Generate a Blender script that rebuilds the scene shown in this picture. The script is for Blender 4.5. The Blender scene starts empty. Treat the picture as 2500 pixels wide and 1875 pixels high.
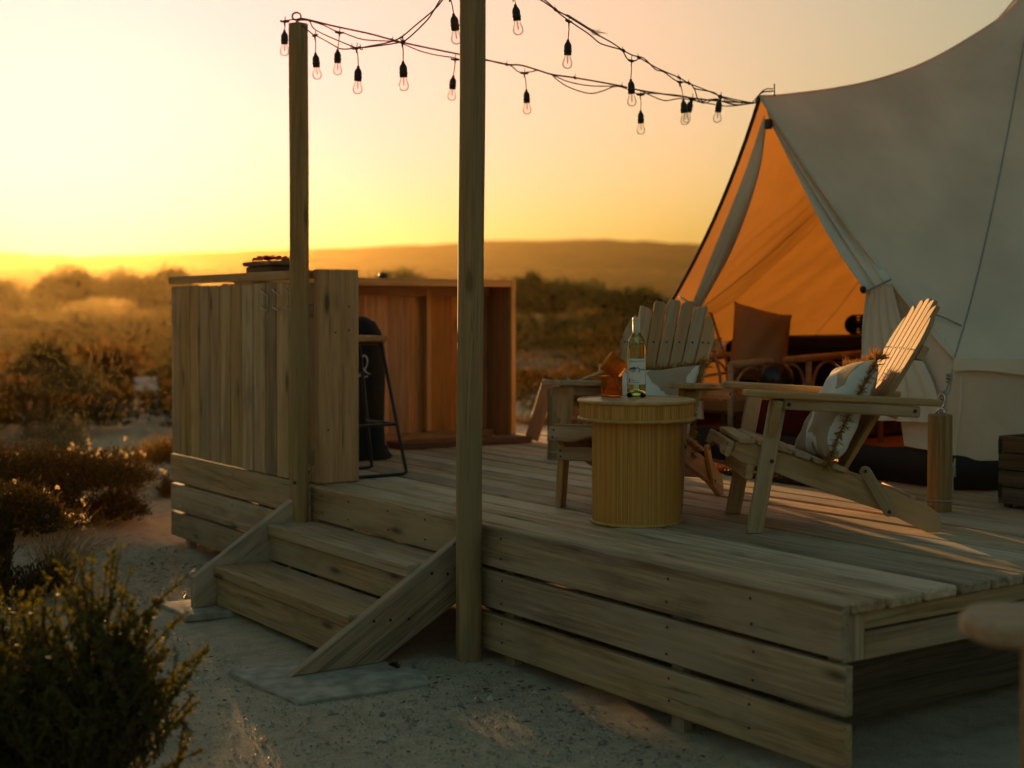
import bpy, bmesh, math, random
import numpy as np
from mathutils import Matrix, Vector

# ------------------------------------------------------------------ camera, sky, sun, exposure
SC = bpy.context.scene
COL = SC.collection
SC.view_settings.view_transform = 'Standard'
SC.view_settings.look = 'None'
SC.view_settings.gamma = 1.0
SC.view_settings.exposure = 0.92
SC.cycles.use_denoising = True
SC.cycles.use_adaptive_sampling = True
SC.cycles.adaptive_threshold = 0.03
SC.cycles.adaptive_min_samples = 16
SC.cycles.max_bounces = 8
SC.cycles.transparent_max_bounces = 24
SC.cycles.transmission_bounces = 10
SC.cycles.volume_bounces = 0
SC.cycles.sample_clamp_indirect = 6.0
SC.cycles.caustics_refractive = True
SC.cycles.caustics_reflective = False

CAM_POS = Vector((2.674, -2.946, 1.315))
FWD = Vector((-0.82237, 0.56846, -0.02390))
cam_data = bpy.data.cameras.new('camera')
cam_data.lens = 50.0
cam_data.sensor_width = 36.0
cam_data.shift_y = -0.0414
cam_data.clip_start = 0.05
cam_data.clip_end = 6000.0
cam_data.dof.use_dof = True
cam_data.dof.focus_distance = 5.35
cam_data.dof.aperture_fstop = 2.0
cam = bpy.data.objects.new('camera', cam_data)
COL.objects.link(cam)
cam.location = CAM_POS
cam.rotation_euler = FWD.to_track_quat('-Z', 'Y').to_euler()
SC.camera = cam

SUN_AZ = 163.6      # degrees counter-clockwise from +X
SUN_EL = 5.0
world = bpy.data.worlds.new('World')
SC.world = world
world.use_nodes = True
wt = world.node_tree
wt.nodes.clear()
w_out = wt.nodes.new('ShaderNodeOutputWorld')
w_bg = wt.nodes.new('ShaderNodeBackground')
w_sky = wt.nodes.new('ShaderNodeTexSky')
w_sky.sky_type = 'NISHITA'
w_sky.sun_disc = False
w_sky.sun_elevation = math.radians(SUN_EL)
w_sky.sun_rotation = math.radians(90.0 - SUN_AZ)
w_sky.altitude = 0.0
w_sky.air_density = 1.0
w_sky.dust_density = 6.0
w_sky.ozone_density = 1.0
w_bg.inputs['Strength'].default_value = 0.10
# film-like shoulder on the sky's own brightness: cap * (1 - exp(-gain * sky / cap)) per channel
SKY_GAIN = (0.99, 1.31, 0.99)
SKY_CAP = (7.0, 3.75, 4.6)
w_sep = wt.nodes.new('ShaderNodeSeparateColor')
w_com = wt.nodes.new('ShaderNodeCombineColor')
wt.links.new(w_sky.outputs[0], w_sep.inputs[0])
for k in range(3):
    prev = w_sep.outputs[k]
    for op, val in (('MULTIPLY', -SKY_GAIN[k] / SKY_CAP[k]), ('EXPONENT', None), ('MULTIPLY_ADD', -SKY_CAP[k])):
        mn = wt.nodes.new('ShaderNodeMath')
        mn.operation = op
        wt.links.new(prev, mn.inputs[0])
        if val is not None:
            mn.inputs[1].default_value = val
        if op == 'MULTIPLY_ADD':
            mn.inputs[2].default_value = SKY_CAP[k]
        prev = mn.outputs[0]
    wt.links.new(prev, w_com.inputs[k])
wt.links.new(w_com.outputs[0], w_bg.inputs['Color'])
wt.links.new(w_bg.outputs[0], w_out.inputs['Surface'])

sun_data = bpy.data.lights.new('sun', 'SUN')
sun_data.energy = 5.0
sun_data.angle = math.radians(0.6)
sun_data.color = (1.0, 0.56, 0.21)
sun = bpy.data.objects.new('sun', sun_data)
COL.objects.link(sun)
_a, _e = math.radians(SUN_AZ), math.radians(SUN_EL)
SUN_DIR = Vector((math.cos(_a) * math.cos(_e), math.sin(_a) * math.cos(_e), math.sin(_e)))
sun.rotation_euler = (-SUN_DIR).to_track_quat('-Z', 'Y').to_euler()

# ------------------------------------------------------------------ helpers
rng = random.Random(7)
nrg = np.random.default_rng(11)
WM = {}          # world matrix of every object built


def V(*a):
    return Vector(a)


def link(o, parent=None, M=None):
    COL.objects.link(o)
    M = M or Matrix.Identity(4)
    WM[o.name] = M
    if parent is not None:
        o.parent = parent
        o.matrix_parent_inverse = WM[parent.name].inverted()
    o.matrix_basis = M
    return o


def tag(o, label=None, cat=None, group=None, kind=None):
    if label:
        o['label'] = label
    if cat:
        o['category'] = cat
    if group:
        o['group'] = group
    if kind:
        o['kind'] = kind
    return o


def thing(name, label, cat, loc=(0, 0, 0), group=None):
    o = bpy.data.objects.new(name, None)
    o.empty_display_size = 0.1
    link(o, None, Matrix.Translation(Vector(loc)))
    return tag(o, label, cat, group)


def frame(o, x, z):
    """Matrix with origin o, local X along x, local Z as near z as it can be."""
    x = Vector(x).normalized()
    z = Vector(z)
    y = z.cross(x).normalized()
    z = x.cross(y).normalized()
    M = Matrix.Identity(4)
    for i in range(3):
        M[i][0], M[i][1], M[i][2], M[i][3] = x[i], y[i], z[i], o[i]
    return M


def obj(name, me, mat, parent=None, M=None, smooth=False):
    o = bpy.data.objects.new(name, me)
    if mat is not None and not me.materials:
        me.materials.append(mat)
    if smooth:
        me.polygons.foreach_set('use_smooth', [True] * len(me.polygons))
    return link(o, parent, M)


def mesh_bm(name, bm):
    bmesh.ops.recalc_face_normals(bm, faces=bm.faces)
    me = bpy.data.meshes.new(name)
    bm.to_mesh(me)
    bm.free()
    return me


def mesh_np(name, co, faces_n, idx):
    """Fast mesh: co (n,3), every face has faces_n corners, idx flat."""
    me = bpy.data.meshes.new(name)
    co = np.asarray(co, dtype=np.float32)
    idx = np.asarray(idx, dtype=np.int32).ravel()
    nf = len(idx) // faces_n
    me.vertices.add(len(co))
    me.vertices.foreach_set('co', co.ravel())
    me.loops.add(len(idx))
    me.loops.foreach_set('vertex_index', idx)
    me.polygons.add(nf)
    me.polygons.foreach_set('loop_start', np.arange(nf, dtype=np.int32) * faces_n)
    me.polygons.foreach_set('loop_total', np.full(nf, faces_n, dtype=np.int32))
    me.update(calc_edges=True)
    me.validate()
    return me


def box_mesh(name, L, W, T, bev=0.003, warp=0.0):
    """Board: X from 0 to L, Y +-W/2, Z +-T/2, with worn edges."""
    bm = bmesh.new()
    bmesh.ops.create_cube(bm, size=1.0)
    for v in bm.verts:
        v.co = Vector(((v.co.x + 0.5) * L, v.co.y * W, v.co.z * T))
    if bev > 0:
        bmesh.ops.bevel(bm, geom=bm.edges[:], offset=min(bev, T * 0.4, W * 0.4), segments=1, affect='EDGES')
    if warp:
        for v in bm.verts:
            v.co.z += rng.uniform(-warp, warp)
    return mesh_bm(name, bm)


def board(name, p0, p1, w, t, n, mat, parent=None, bev=0.003):
    """A board from p0 to p1 (centre line), width w, thickness t along n."""
    p0, p1 = Vector(p0), Vector(p1)
    return obj(name, box_mesh(name, (p1 - p0).length, w, t, bev), mat, parent, frame(p0, p1 - p0, n))


def prism(name, pts, th, M, mat, parent=None, bev=0.003):
    """Outline in local XY, thickness along local Z (centred)."""
    bm = bmesh.new()
    lo = [bm.verts.new((x, y, -th / 2)) for x, y in pts]
    f = bm.faces.new(lo)
    r = bmesh.ops.extrude_face_region(bm, geom=[f])
    for v in [g for g in r['geom'] if isinstance(g, bmesh.types.BMVert)]:
        v.co.z = th / 2
    bmesh.ops.recalc_face_normals(bm, faces=bm.faces)
    if bev > 0:
        es = [e for e in bm.edges if abs(e.verts[0].co.z - e.verts[1].co.z) < 1e-6]
        bmesh.ops.bevel(bm, geom=es, offset=bev, segments=1, affect='EDGES')
    return obj(name, mesh_bm(name, bm), mat, parent, M)


def lathe_mesh(name, prof, n=32, cap=True, rib=None):
    """Revolve (r, z) points; rib(k, r) may change the radius round the turn."""
    bm = bmesh.new()
    rings = []
    for r, z in prof:
        ring = []
        for k in range(n):
            a = 2 * math.pi * k / n
            rr = rib(k, r) if rib else r
            ring.append(bm.verts.new((rr * math.cos(a), rr * math.sin(a), z)))
        rings.append(ring)
    for a, b in zip(rings, rings[1:]):
        for k in range(n):
            bm.faces.new((a[k], a[(k + 1) % n], b[(k + 1) % n], b[k]))
    if cap:
        bm.faces.new(list(reversed(rings[0])))
        bm.faces.new(rings[-1])
    return mesh_bm(name, bm)


def smooth_path(pts, n=6):
    """Catmull-Rom through pts."""
    P = [Vector(p) for p in pts]
    if len(P) < 3:
        return P
    P = [P[0] * 2 - P[1]] + P + [P[-1] * 2 - P[-2]]
    out = []
    for i in range(1, len(P) - 2):
        a, b, c, d = P[i - 1:i + 3]
        for k in range(n):
            t = k / n
            out.append(0.5 * ((2 * b) + (c - a) * t + (2 * a - 5 * b + 4 * c - d) * t * t + (3 * b - a - 3 * c + d) * t ** 3))
    out.append(P[-2])
    return out


def tube_into(bm, pts, r, sides=6, close=False, taper=None):
    pts = [Vector(p) for p in pts]
    n = len(pts)
    rings = []
    prev = None
    for i, p in enumerate(pts):
        if close:
            d = pts[(i + 1) % n] - pts[i - 1]
        else:
            d = pts[min(i + 1, n - 1)] - pts[max(i - 1, 0)]
        d = d.normalized() if d.length > 1e-9 else Vector((0, 0, 1))
        if prev is None:
            ref = Vector((0, 0, 1)) if abs(d.z) < 0.9 else Vector((1, 0, 0))
            x = d.cross(ref).normalized()
        else:
            x = (prev - d * prev.dot(d)).normalized()
        prev = x
        y = d.cross(x)
        rr = r if taper is None else r * (1 + (taper - 1) * i / max(1, n - 1))
        rings.append([bm.verts.new(p + (x * math.cos(2 * math.pi * k / sides) + y * math.sin(2 * math.pi * k / sides)) * rr) for k in range(sides)])
    m = n if close else n - 1
    for i in range(m):
        a, b = rings[i], rings[(i + 1) % n]
        for k in range(sides):
            bm.faces.new((a[k], a[(k + 1) % sides], b[(k + 1) % sides], b[k]))
    if not close:
        bm.faces.new(list(reversed(rings[0])))
        bm.faces.new(rings[-1])


def tube(name, pts, r, mat, parent=None, sides=6, smooth=6, close=False, taper=None):
    bm = bmesh.new()
    tube_into(bm, smooth_path(pts, smooth) if smooth else pts, r, sides, close, taper)
    return obj(name, mesh_bm(name, bm), mat, parent, None, True)


def children(o):
    return [c for c in bpy.data.objects if c.parent == o]


def copy_tree(o, parent=None):
    c = o.copy()
    COL.objects.link(c)
    if parent is not None:
        c.parent = parent
    for ch in children(o):
        copy_tree(ch, c)
    return c


# ------------------------------------------------------------------ materials
def nodes(name):
    m = bpy.data.materials.new(name)
    m.use_nodes = True
    t = m.node_tree
    t.nodes.clear()
    out = t.nodes.new('ShaderNodeOutputMaterial')
    return m, t, out


def N(t, kind, **kw):
    n = t.nodes.new('ShaderNode' + kind)
    for k, v in kw.items():
        if k.startswith('i_'):
            n.inputs[k[2:].replace('_', ' ')].default_value = v
        else:
            setattr(n, k, v)
    return n


def ramp(t, fac, stops):
    r = t.nodes.new('ShaderNodeValToRGB')
    el = r.color_ramp.elements
    el[0].position, el[0].color = stops[0][0], (*stops[0][1], 1)
    el[1].position, el[1].color = stops[-1][0], (*stops[-1][1], 1)
    for p, c in stops[1:-1]:
        e = el.new(p)
        e.color = (*c, 1)
    t.links.new(fac, r.inputs[0])
    return r


def mixc(t, fac, a, b, mode='MIX'):
    m = t.nodes.new('ShaderNodeMix')
    m.data_type = 'RGBA'
    m.blend_type = mode
    for s, v in ((0, fac), (6, a), (7, b)):
        if isinstance(v, (int, float)):
            m.inputs[s].default_value = v
        elif isinstance(v, tuple):
            m.inputs[s].default_value = (*v, 1)
        else:
            t.links.new(v, m.inputs[s])
    return m.outputs[2]


def math_n(t, op, a, b=None):
    n = t.nodes.new('ShaderNodeMath')
    n.operation = op
    for i, v in enumerate((a, b)):
        if v is None:
            continue
        if isinstance(v, (int, float)):
            n.inputs[i].default_value = v
        else:
            t.links.new(v, n.inputs[i])
    return n.outputs[0]


def wood(name, dark, light, grain=1.0, rough=0.78, knots=0.6, weather=None, bump=0.35, vary=0.35):
    """Timber whose grain runs along the local X axis of every board."""
    warm = lambda q: (q[0] * 1.03, q[1] * 0.92, q[2] * 0.88) if q else None
    dark, light, weather = warm(dark), warm(light), warm(weather)
    m, t, out = nodes(name)
    L = t.links.new
    tc = N(t, 'TexCoord')
    oi = N(t, 'ObjectInfo')
    off = N(t, 'VectorMath', operation='MULTIPLY_ADD')
    cmb = N(t, 'CombineXYZ')
    for i, k in enumerate((37.0, 53.0, 71.0)):
        L(math_n(t, 'MULTIPLY', oi.outputs['Random'], k), cmb.inputs[i])
    add = N(t, 'VectorMath', operation='ADD')
    L(tc.outputs['Object'], add.inputs[0])
    L(cmb.outputs[0], add.inputs[1])

    def mapped(sx, sy):
        mp = N(t, 'Mapping')
        mp.inputs['Scale'].default_value = (sx, sy, sy)
        L(add.outputs[0], mp.inputs[0])
        return mp.outputs[0]
    n1 = N(t, 'TexNoise')
    n1.inputs['Scale'].default_value = 1.0
    n1.inputs['Detail'].default_value = 8
    n1.inputs['Roughness'].default_value = 0.62
    n1.inputs['Distortion'].default_value = 0.7
    L(mapped(0.9 * grain, 26 * grain), n1.inputs['Vector'])
    n2 = N(t, 'TexNoise')
    n2.inputs['Scale'].default_value = 1.0
    n2.inputs['Detail'].default_value = 4
    L(mapped(5 * grain, 150 * grain), n2.inputs['Vector'])
    n3 = N(t, 'TexNoise')
    n3.inputs['Scale'].default_value = 1.0
    n3.inputs['Detail'].default_value = 3
    L(mapped(1.7, 5.0), n3.inputs['Vector'])
    s = math_n(t, 'ADD', math_n(t, 'MULTIPLY', n1.outputs[0], 0.6), math_n(t, 'MULTIPLY', n2.outputs[0], 0.4))
    mid = tuple((a + b) / 2 for a, b in zip(dark, light))
    c = ramp(t, s, [(0.36, dark), (0.5, mid), (0.64, light)]).outputs[0]
    if weather:
        c = mixc(t, ramp(t, n3.outputs[0], [(0.42, (0, 0, 0)), (0.66, (0.8, 0.8, 0.8))]).outputs[0], c, weather)
    n5 = N(t, 'TexNoise')
    n5.inputs['Scale'].default_value = 1.0
    n5.inputs['Detail'].default_value = 3
    n5.inputs['Distortion'].default_value = 0.4
    L(mapped(0.9, 42.0), n5.inputs['Vector'])
    crack = ramp(t, n5.outputs[0], [(0.645, (0, 0, 0)), (0.665, (0.75, 0.75, 0.75)), (0.69, (0, 0, 0))]).outputs[0]
    c = mixc(t, math_n(t, 'MULTIPLY', crack, min(1.0, knots)), c, tuple(x * 0.25 for x in dark))
    n6 = N(t, 'TexNoise')
    n6.inputs['Scale'].default_value = 1.0
    n6.inputs['Detail'].default_value = 4
    L(mapped(3.1, 9.0), n6.inputs['Vector'])
    c = mixc(t, ramp(t, n6.outputs[0], [(0.56, (0, 0, 0)), (0.74, (0.5, 0.5, 0.5))]).outputs[0], c, tuple(x * 0.62 for x in dark))
    vo = N(t, 'TexVoronoi')
    vo.inputs['Scale'].default_value = 1.0
    L(mapped(2.3, 8.5), vo.inputs['Vector'])
    kn = ramp(t, vo.outputs['Distance'], [(0.07, (1, 1, 1)), (0.13, (0.35, 0.35, 0.35)), (0.2, (0, 0, 0))]).outputs[0]
    vs = N(t, 'SeparateColor')
    L(vo.outputs['Color'], vs.inputs[0])
    kf = math_n(t, 'MULTIPLY', kn, math_n(t, 'MULTIPLY', math_n(t, 'GREATER_THAN', vs.outputs[0], 0.55), knots))
    c = mixc(t, kf, c, tuple(x * 0.3 for x in dark))
    hs = N(t, 'HueSaturation')
    L(c, hs.inputs['Color'])
    L(math_n(t, 'ADD', math_n(t, 'MULTIPLY', oi.outputs['Random'], 2 * vary), 1 - vary), hs.inputs['Value'])
    L(math_n(t, 'ADD', math_n(t, 'MULTIPLY', math_n(t, 'FRACT', math_n(t, 'MULTIPLY', oi.outputs['Random'], 7.31)), 0.3), 0.85), hs.inputs['Saturation'])
    b = N(t, 'BsdfPrincipled')
    L(hs.outputs[0], b.inputs['Base Color'])
    b.inputs['Roughness'].default_value = rough
    b.inputs['Specular IOR Level'].default_value = 0.35
    bp = N(t, 'Bump')
    bp.inputs['Strength'].default_value = bump
    bp.inputs['Distance'].default_value = 0.004
    L(math_n(t, 'SUBTRACT', s, math_n(t, 'MULTIPLY', kf, 0.5)), bp.inputs['Height'])
    L(bp.outputs[0], b.inputs['Normal'])
    L(b.outputs[0], out.inputs[0])
    return m


def plain(name, col, rough=0.6, metal=0.0, noise=0.25, scale=30.0, bump=0.0, spec=0.5):
    m, t, out = nodes(name)
    L = t.links.new
    tc = N(t, 'TexCoord')
    n = N(t, 'TexNoise')
    n.inputs['Scale'].default_value = scale
    n.inputs['Detail'].default_value = 5
    L(tc.outputs['Object'], n.inputs['Vector'])
    c = ramp(t, n.outputs[0], [(0.3, tuple(x * (1 - noise) for x in col)), (0.7, tuple(min(1, x * (1 + noise)) for x in col))]).outputs[0]
    b = N(t, 'BsdfPrincipled')
    L(c, b.inputs['Base Color'])
    b.inputs['Roughness'].default_value = rough
    b.inputs['Metallic'].default_value = metal
    b.inputs['Specular IOR Level'].default_value = spec
    if bump:
        bp = N(t, 'Bump')
        bp.inputs['Strength'].default_value = bump
        bp.inputs['Distance'].default_value = 0.01
        L(n.outputs[0], bp.inputs['Height'])
        L(bp.outputs[0], b.inputs['Normal'])
    L(b.outputs[0], out.inputs[0])
    return m


def leaf_mat(name, cols, trans=0.45, tcol=None, rough=0.6):
    """Leaf cards: colour varies leaf by leaf, some light comes through."""
    m, t, out = nodes(name)
    L = t.links.new
    g = N(t, 'NewGeometry')
    c = ramp(t, g.outputs['Random Per Island'], [(i / (len(cols) - 1), c) for i, c in enumerate(cols)]).outputs[0]
    d = N(t, 'BsdfPrincipled')
    L(c, d.inputs['Base Color'])
    d.inputs['Roughness'].default_value = rough
    d.inputs['Specular IOR Level'].default_value = 0.1
    tr = N(t, 'BsdfTranslucent')
    L(mixc(t, 1.0, c, tcol or (1.6, 1.3, 0.6), 'MULTIPLY'), tr.inputs[0])
    mx = N(t, 'MixShader')
    mx.inputs[0].default_value = trans
    L(d.outputs[0], mx.inputs[1])
    L(tr.outputs[0], mx.inputs[2])
    L(mx.outputs[0], out.inputs[0])
    return m


def cloth(name, col, trans=0.0, tcol=None, scale=500.0, bump=0.15, wrinkle=0.0, rough=0.9):
    m, t, out = nodes(name)
    L = t.links.new
    tc = N(t, 'TexCoord')
    n = N(t, 'TexNoise')
    n.inputs['Scale'].default_value = scale
    n.inputs['Detail'].default_value = 2
    L(tc.outputs['Object'], n.inputs['Vector'])
    n2 = N(t, 'TexNoise')
    n2.inputs['Scale'].default_value = 2.2
    n2.inputs['Detail'].default_value = 5
    L(tc.outputs['Object'], n2.inputs['Vector'])
    s = math_n(t, 'ADD', math_n(t, 'MULTIPLY', n.outputs[0], 0.35), math_n(t, 'MULTIPLY', n2.outputs[0], 0.65))
    c = ramp(t, s, [(0.3, tuple(x * 0.76 for x in col)), (0.7, tuple(min(1, x * 1.1) for x in col))]).outputs[0]
    d = N(t, 'BsdfPrincipled')
    L(c, d.inputs['Base Color'])
    d.inputs['Roughness'].default_value = rough
    d.inputs['Specular IOR Level'].default_value = 0.15
    h = n.outputs[0]
    if wrinkle:
        n4 = N(t, 'TexNoise')
        n4.inputs['Scale'].default_value = 3.0
        n4.inputs['Detail'].default_value = 3
        n4.inputs['Distortion'].default_value = 1.0
        L(tc.outputs['Object'], n4.inputs['Vector'])
        h = math_n(t, 'ADD', math_n(t, 'MULTIPLY', n.outputs[0], 0.05), math_n(t, 'MULTIPLY', n4.outputs[0], wrinkle))
    bp = N(t, 'Bump')
    bp.inputs['Strength'].default_value = bump
    bp.inputs['Distance'].default_value = 0.02
    L(h, bp.inputs['Height'])
    L(bp.outputs[0], d.inputs['Normal'])
    if trans:
        tr = N(t, 'BsdfTranslucent')
        L(mixc(t, 1.0, c, tcol or (1, 1, 1), 'MULTIPLY'), tr.inputs[0])
        L(bp.outputs[0], tr.inputs['Normal'])
        mx = N(t, 'MixShader')
        mx.inputs[0].default_value = trans
        L(d.outputs[0], mx.inputs[1])
        L(tr.outputs[0], mx.inputs[2])
        L(mx.outputs[0], out.inputs[0])
    else:
        L(d.outputs[0], out.inputs[0])
    return m


M_DECK = wood('deck_timber', (0.19, 0.135, 0.072), (0.63, 0.475, 0.285), weather=(0.52, 0.425, 0.28), knots=0.7, bump=0.5, vary=0.25, rough=0.72)
M_FASCIA = wood('fascia_timber', (0.20, 0.135, 0.068), (0.56, 0.41, 0.24), weather=(0.43, 0.355, 0.24), knots=0.8, vary=0.18)
M_CLAD = wood('cladding_timber', (0.22, 0.14, 0.055), (0.56, 0.39, 0.185), weather=(0.44, 0.345, 0.19), knots=0.8, vary=0.25)
M_PANEL = wood('panel_timber', (0.38, 0.225, 0.095), (0.64, 0.41, 0.20), knots=0.9, vary=0.08)
M_RED = wood('red_brown_timber', (0.29, 0.15, 0.055), (0.52, 0.295, 0.125), knots=0.6, vary=0.22)
M_POST = wood('post_timber', (0.20, 0.13, 0.045), (0.42, 0.285, 0.115), weather=(0.28, 0.22, 0.105), knots=0.6, vary=0.1)
M_CHAIR = wood('chair_timber', (0.30, 0.185, 0.08), (0.57, 0.385, 0.19), grain=1.3, knots=0.7, weather=(0.46, 0.36, 0.23), vary=0.12)
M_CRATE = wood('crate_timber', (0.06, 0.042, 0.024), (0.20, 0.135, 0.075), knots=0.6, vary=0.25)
M_STEEL = plain('dark_screw', (0.05, 0.055, 0.06), 0.45, 0.8)
M_CHROME = plain('bright_metal', (0.72, 0.66, 0.58), 0.25, 1.0, noise=0.1)
M_BLACK = plain('black_metal', (0.012, 0.012, 0.012), 0.45, 0.0)
M_RUBBER = plain('black_rubber', (0.010, 0.010, 0.010), 0.55)

# ------------------------------------------------------------------ ground, hills, haze
RIGHT = Vector((0.5686, 0.8226, 0.0))
FWH = Vector((-0.8226, 0.5686, 0.0))


def at(lat, dep, z=0.0):
    """A point lat metres right and dep metres ahead of where the photographer stands."""
    p = Vector((CAM_POS.x, CAM_POS.y, 0)) + RIGHT * lat + FWH * dep
    return Vector((p.x, p.y, z))


def smoothstep(a, b, x):
    t = np.clip((x - a) / (b - a), 0, 1)
    return t * t * (3 - 2 * t)


def vnoise(x, y, seed=0):
    """Cheap smooth value noise for terrain."""
    xi, yi = np.floor(x).astype(np.int64), np.floor(y).astype(np.int64)
    fx, fy = x - xi, y - yi
    fx, fy = fx * fx * (3 - 2 * fx), fy * fy * (3 - 2 * fy)

    def h(a, b):
        n = (a * 374761393 + b * 668265263 + seed * 974711) & 0x7fffffff
        n = ((n ^ (n >> 13)) * 1274126177) & 0x7fffffff
        return (n % 100003) / 100003.0
    return (h(xi, yi) * (1 - fx) + h(xi + 1, yi) * fx) * (1 - fy) + (h(xi, yi + 1) * (1 - fx) + h(xi + 1, yi + 1) * fx) * fy


def ground_z(x, y):
    x = np.asarray(x, dtype=float)
    y = np.asarray(y, dtype=float)
    dx, dy = x + 1.5, y - 2.0
    r = np.sqrt(dx * dx + dy * dy)
    near = 0.03 * (vnoise(x * 1.3, y * 1.3, 1) - 0.5) + 0.012 * (vnoise(x * 5, y * 5, 2) - 0.5)
    dent = vnoise(x * 3.6 + 9, y * 3.6 + 4, 21)
    near = near - 0.028 * np.clip(dent - 0.62, 0, 1) / 0.38
    dune = smoothstep(9, 30, r) * (0.55 * (vnoise(x / 9, y / 9, 3) - 0.45) + 0.2 * (vnoise(x / 3.1, y / 3.1, 4) - 0.5))
    dep = (x - CAM_POS.x) * FWH.x + (y - CAM_POS.y) * FWH.y
    rise = 11.0 * smoothstep(110, 420, dep) + 0.8 * smoothstep(40, 120, dep)
    return near - 0.015 + dune + rise


def make_ground():
    def axis(c):
        s = [0.0]
        step = 0.07
        while s[-1] < 1500:
            s.append(s[-1] + step)
            if s[-1] > 6:
                step *= 1.10
        s = np.array(s)
        return np.concatenate([c - s[::-1][:-1], c + s])
    xs, ys = axis(-2.5), axis(0.5)
    X, Y = np.meshgrid(xs, ys)
    co = np.stack([X.ravel(), Y.ravel(), ground_z(X.ravel(), Y.ravel())], 1)
    nx, ny = len(xs), len(ys)
    i = np.arange(nx - 1)
    j = np.arange(ny - 1)
    I, J = np.meshgrid(i, j)
    a = (J * nx + I).ravel()
    idx = np.stack([a, a + 1, a + 1 + nx, a + nx], 1)
    return mesh_np('ground', co, 4, idx)


def ground_mat():
    m, t, out = nodes('sandy_gravel')
    L = t.links.new
    tc = N(t, 'TexCoord')

    def noise(s, d=4, r=0.6):
        n = N(t, 'TexNoise')
        n.inputs['Scale'].default_value = s
        n.inputs['Detail'].default_value = d
        n.inputs['Roughness'].default_value = r
        L(tc.outputs['Object'], n.inputs['Vector'])
        return n.outputs[0]
    fine, mid, big, huge = noise(160, 3), noise(14, 5), noise(1.1, 5), noise(0.075, 6)
    s = math_n(t, 'ADD', math_n(t, 'MULTIPLY', fine, 0.45), math_n(t, 'ADD', math_n(t, 'MULTIPLY', mid, 0.3), math_n(t, 'MULTIPLY', big, 0.25)))
    c = ramp(t, s, [(0.34, (0.27, 0.225, 0.16)), (0.5, (0.52, 0.41, 0.29)), (0.66, (0.68, 0.55, 0.40))]).outputs[0]
    # far off: low brown scrub between bare sand, and dry golden grass on the plain
    pos = N(t, 'SeparateXYZ')
    L(tc.outputs['Object'], pos.inputs[0])
    dep = math_n(t, 'ADD', math_n(t, 'MULTIPLY', math_n(t, 'ADD', pos.outputs[0], -2.67), -0.8226), math_n(t, 'MULTIPLY', math_n(t, 'ADD', pos.outputs[1], 2.95), 0.5686))
    far = ramp(t, math_n(t, 'DIVIDE', dep, 100.0), [(0.14, (0, 0, 0)), (0.4, (1, 1, 1))]).outputs[0]
    veg = ramp(t, huge, [(0.32, (0, 0, 0)), (0.42, (1, 1, 1))]).outputs[0]
    c = mixc(t, math_n(t, 'MULTIPLY', far, veg), c, (0.085, 0.055, 0.024))
    c = mixc(t, ramp(t, math_n(t, 'DIVIDE', dep, 400.0), [(0.3, (0, 0, 0)), (0.45, (1, 1, 1))]).outputs[0], c, (0.15, 0.088, 0.03))
    b = N(t, 'BsdfPrincipled')
    L(c, b.inputs['Base Color'])
    b.inputs['Roughness'].default_value = 1.0
    b.inputs['Specular IOR Level'].default_value = 0.0
    bp = N(t, 'Bump')
    bp.inputs['Strength'].default_value = 0.9
    bp.inputs['Distance'].default_value = 0.012
    L(math_n(t, 'ADD', math_n(t, 'MULTIPLY', fine, 0.75), math_n(t, 'MULTIPLY', mid, 0.12)), bp.inputs['Height'])
    L(bp.outputs[0], b.inputs['Normal'])
    L(b.outputs[0], out.inputs[0])
    return m


M_GROUND = ground_mat()
tag(obj('ground', make_ground(), M_GROUND, None, None, True), 'pale sandy gravel ground with low dunes', 'ground', kind='structure')


def hill_mat():
    m, t, out = nodes('hill_scrub')
    L = t.links.new
    tc = N(t, 'TexCoord')
    n = N(t, 'TexNoise')
    n.inputs['Scale'].default_value = 0.03
    n.inputs['Detail'].default_value = 8
    L(tc.outputs['Object'], n.inputs['Vector'])
    c = ramp(t, n.outputs[0], [(0.35, (0.035, 0.03, 0.012)), (0.55, (0.07, 0.05, 0.02)), (0.68, (0.10, 0.07, 0.03)), (0.73, (0.25, 0.19, 0.13))]).outputs[0]
    b = N(t, 'BsdfPrincipled')
    L(c, b.inputs['Base Color'])
    b.inputs['Roughness'].default_value = 1.0
    b.inputs['Specular IOR Level'].default_value = 0.0
    L(b.outputs[0], out.inputs[0])
    return m


def make_hills():
    """A long low ridge 430 to 800 m ahead; highest to the right of the middle post."""
    lat = np.linspace(-420, 620, 521)
    dep = np.linspace(400, 800, 41)
    prof = np.interp(lat, [-420, -215, -185, -165, -150, -100, -30, -10, 20, 60, 90, 130, 200, 320, 620],
                     [19.0, 19.6, 19.6, 19.0, 18.8, 20.6, 22.8, 24.4, 24.6, 22.9, 21.0, 18.6, 18.0, 20.0, 17.0])
    La, De = np.meshgrid(lat, dep)
    Pr = np.tile(prof, (len(dep), 1))
    f = smoothstep(400, 500, De) * (1 - smoothstep(620, 800, De))
    bump = 0.7 * vnoise(La / 7, De / 9, 5) * smoothstep(440, 480, De)
    bump = bump + 1.1 * vnoise(La / 4.1, De / 5, 6) * (smoothstep(-150, -165, La) + smoothstep(15, 30, La)) * smoothstep(440, 490, De)
    Z = 9.0 + (Pr - 9.0) * f + bump * f
    P = np.array([CAM_POS.x, CAM_POS.y])[None, None, :] + La[..., None] * np.array([RIGHT.x, RIGHT.y]) + De[..., None] * np.array([FWH.x, FWH.y])
    co = np.concatenate([P, Z[..., None]], 2).reshape(-1, 3)
    nx, ny = len(lat), len(dep)
    I, J = np.meshgrid(np.arange(nx - 1), np.arange(ny - 1))
    a = (J * nx + I).ravel()
    return mesh_np('hills', co, 4, np.stack([a, a + 1, a + 1 + nx, a + nx], 1))


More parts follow.
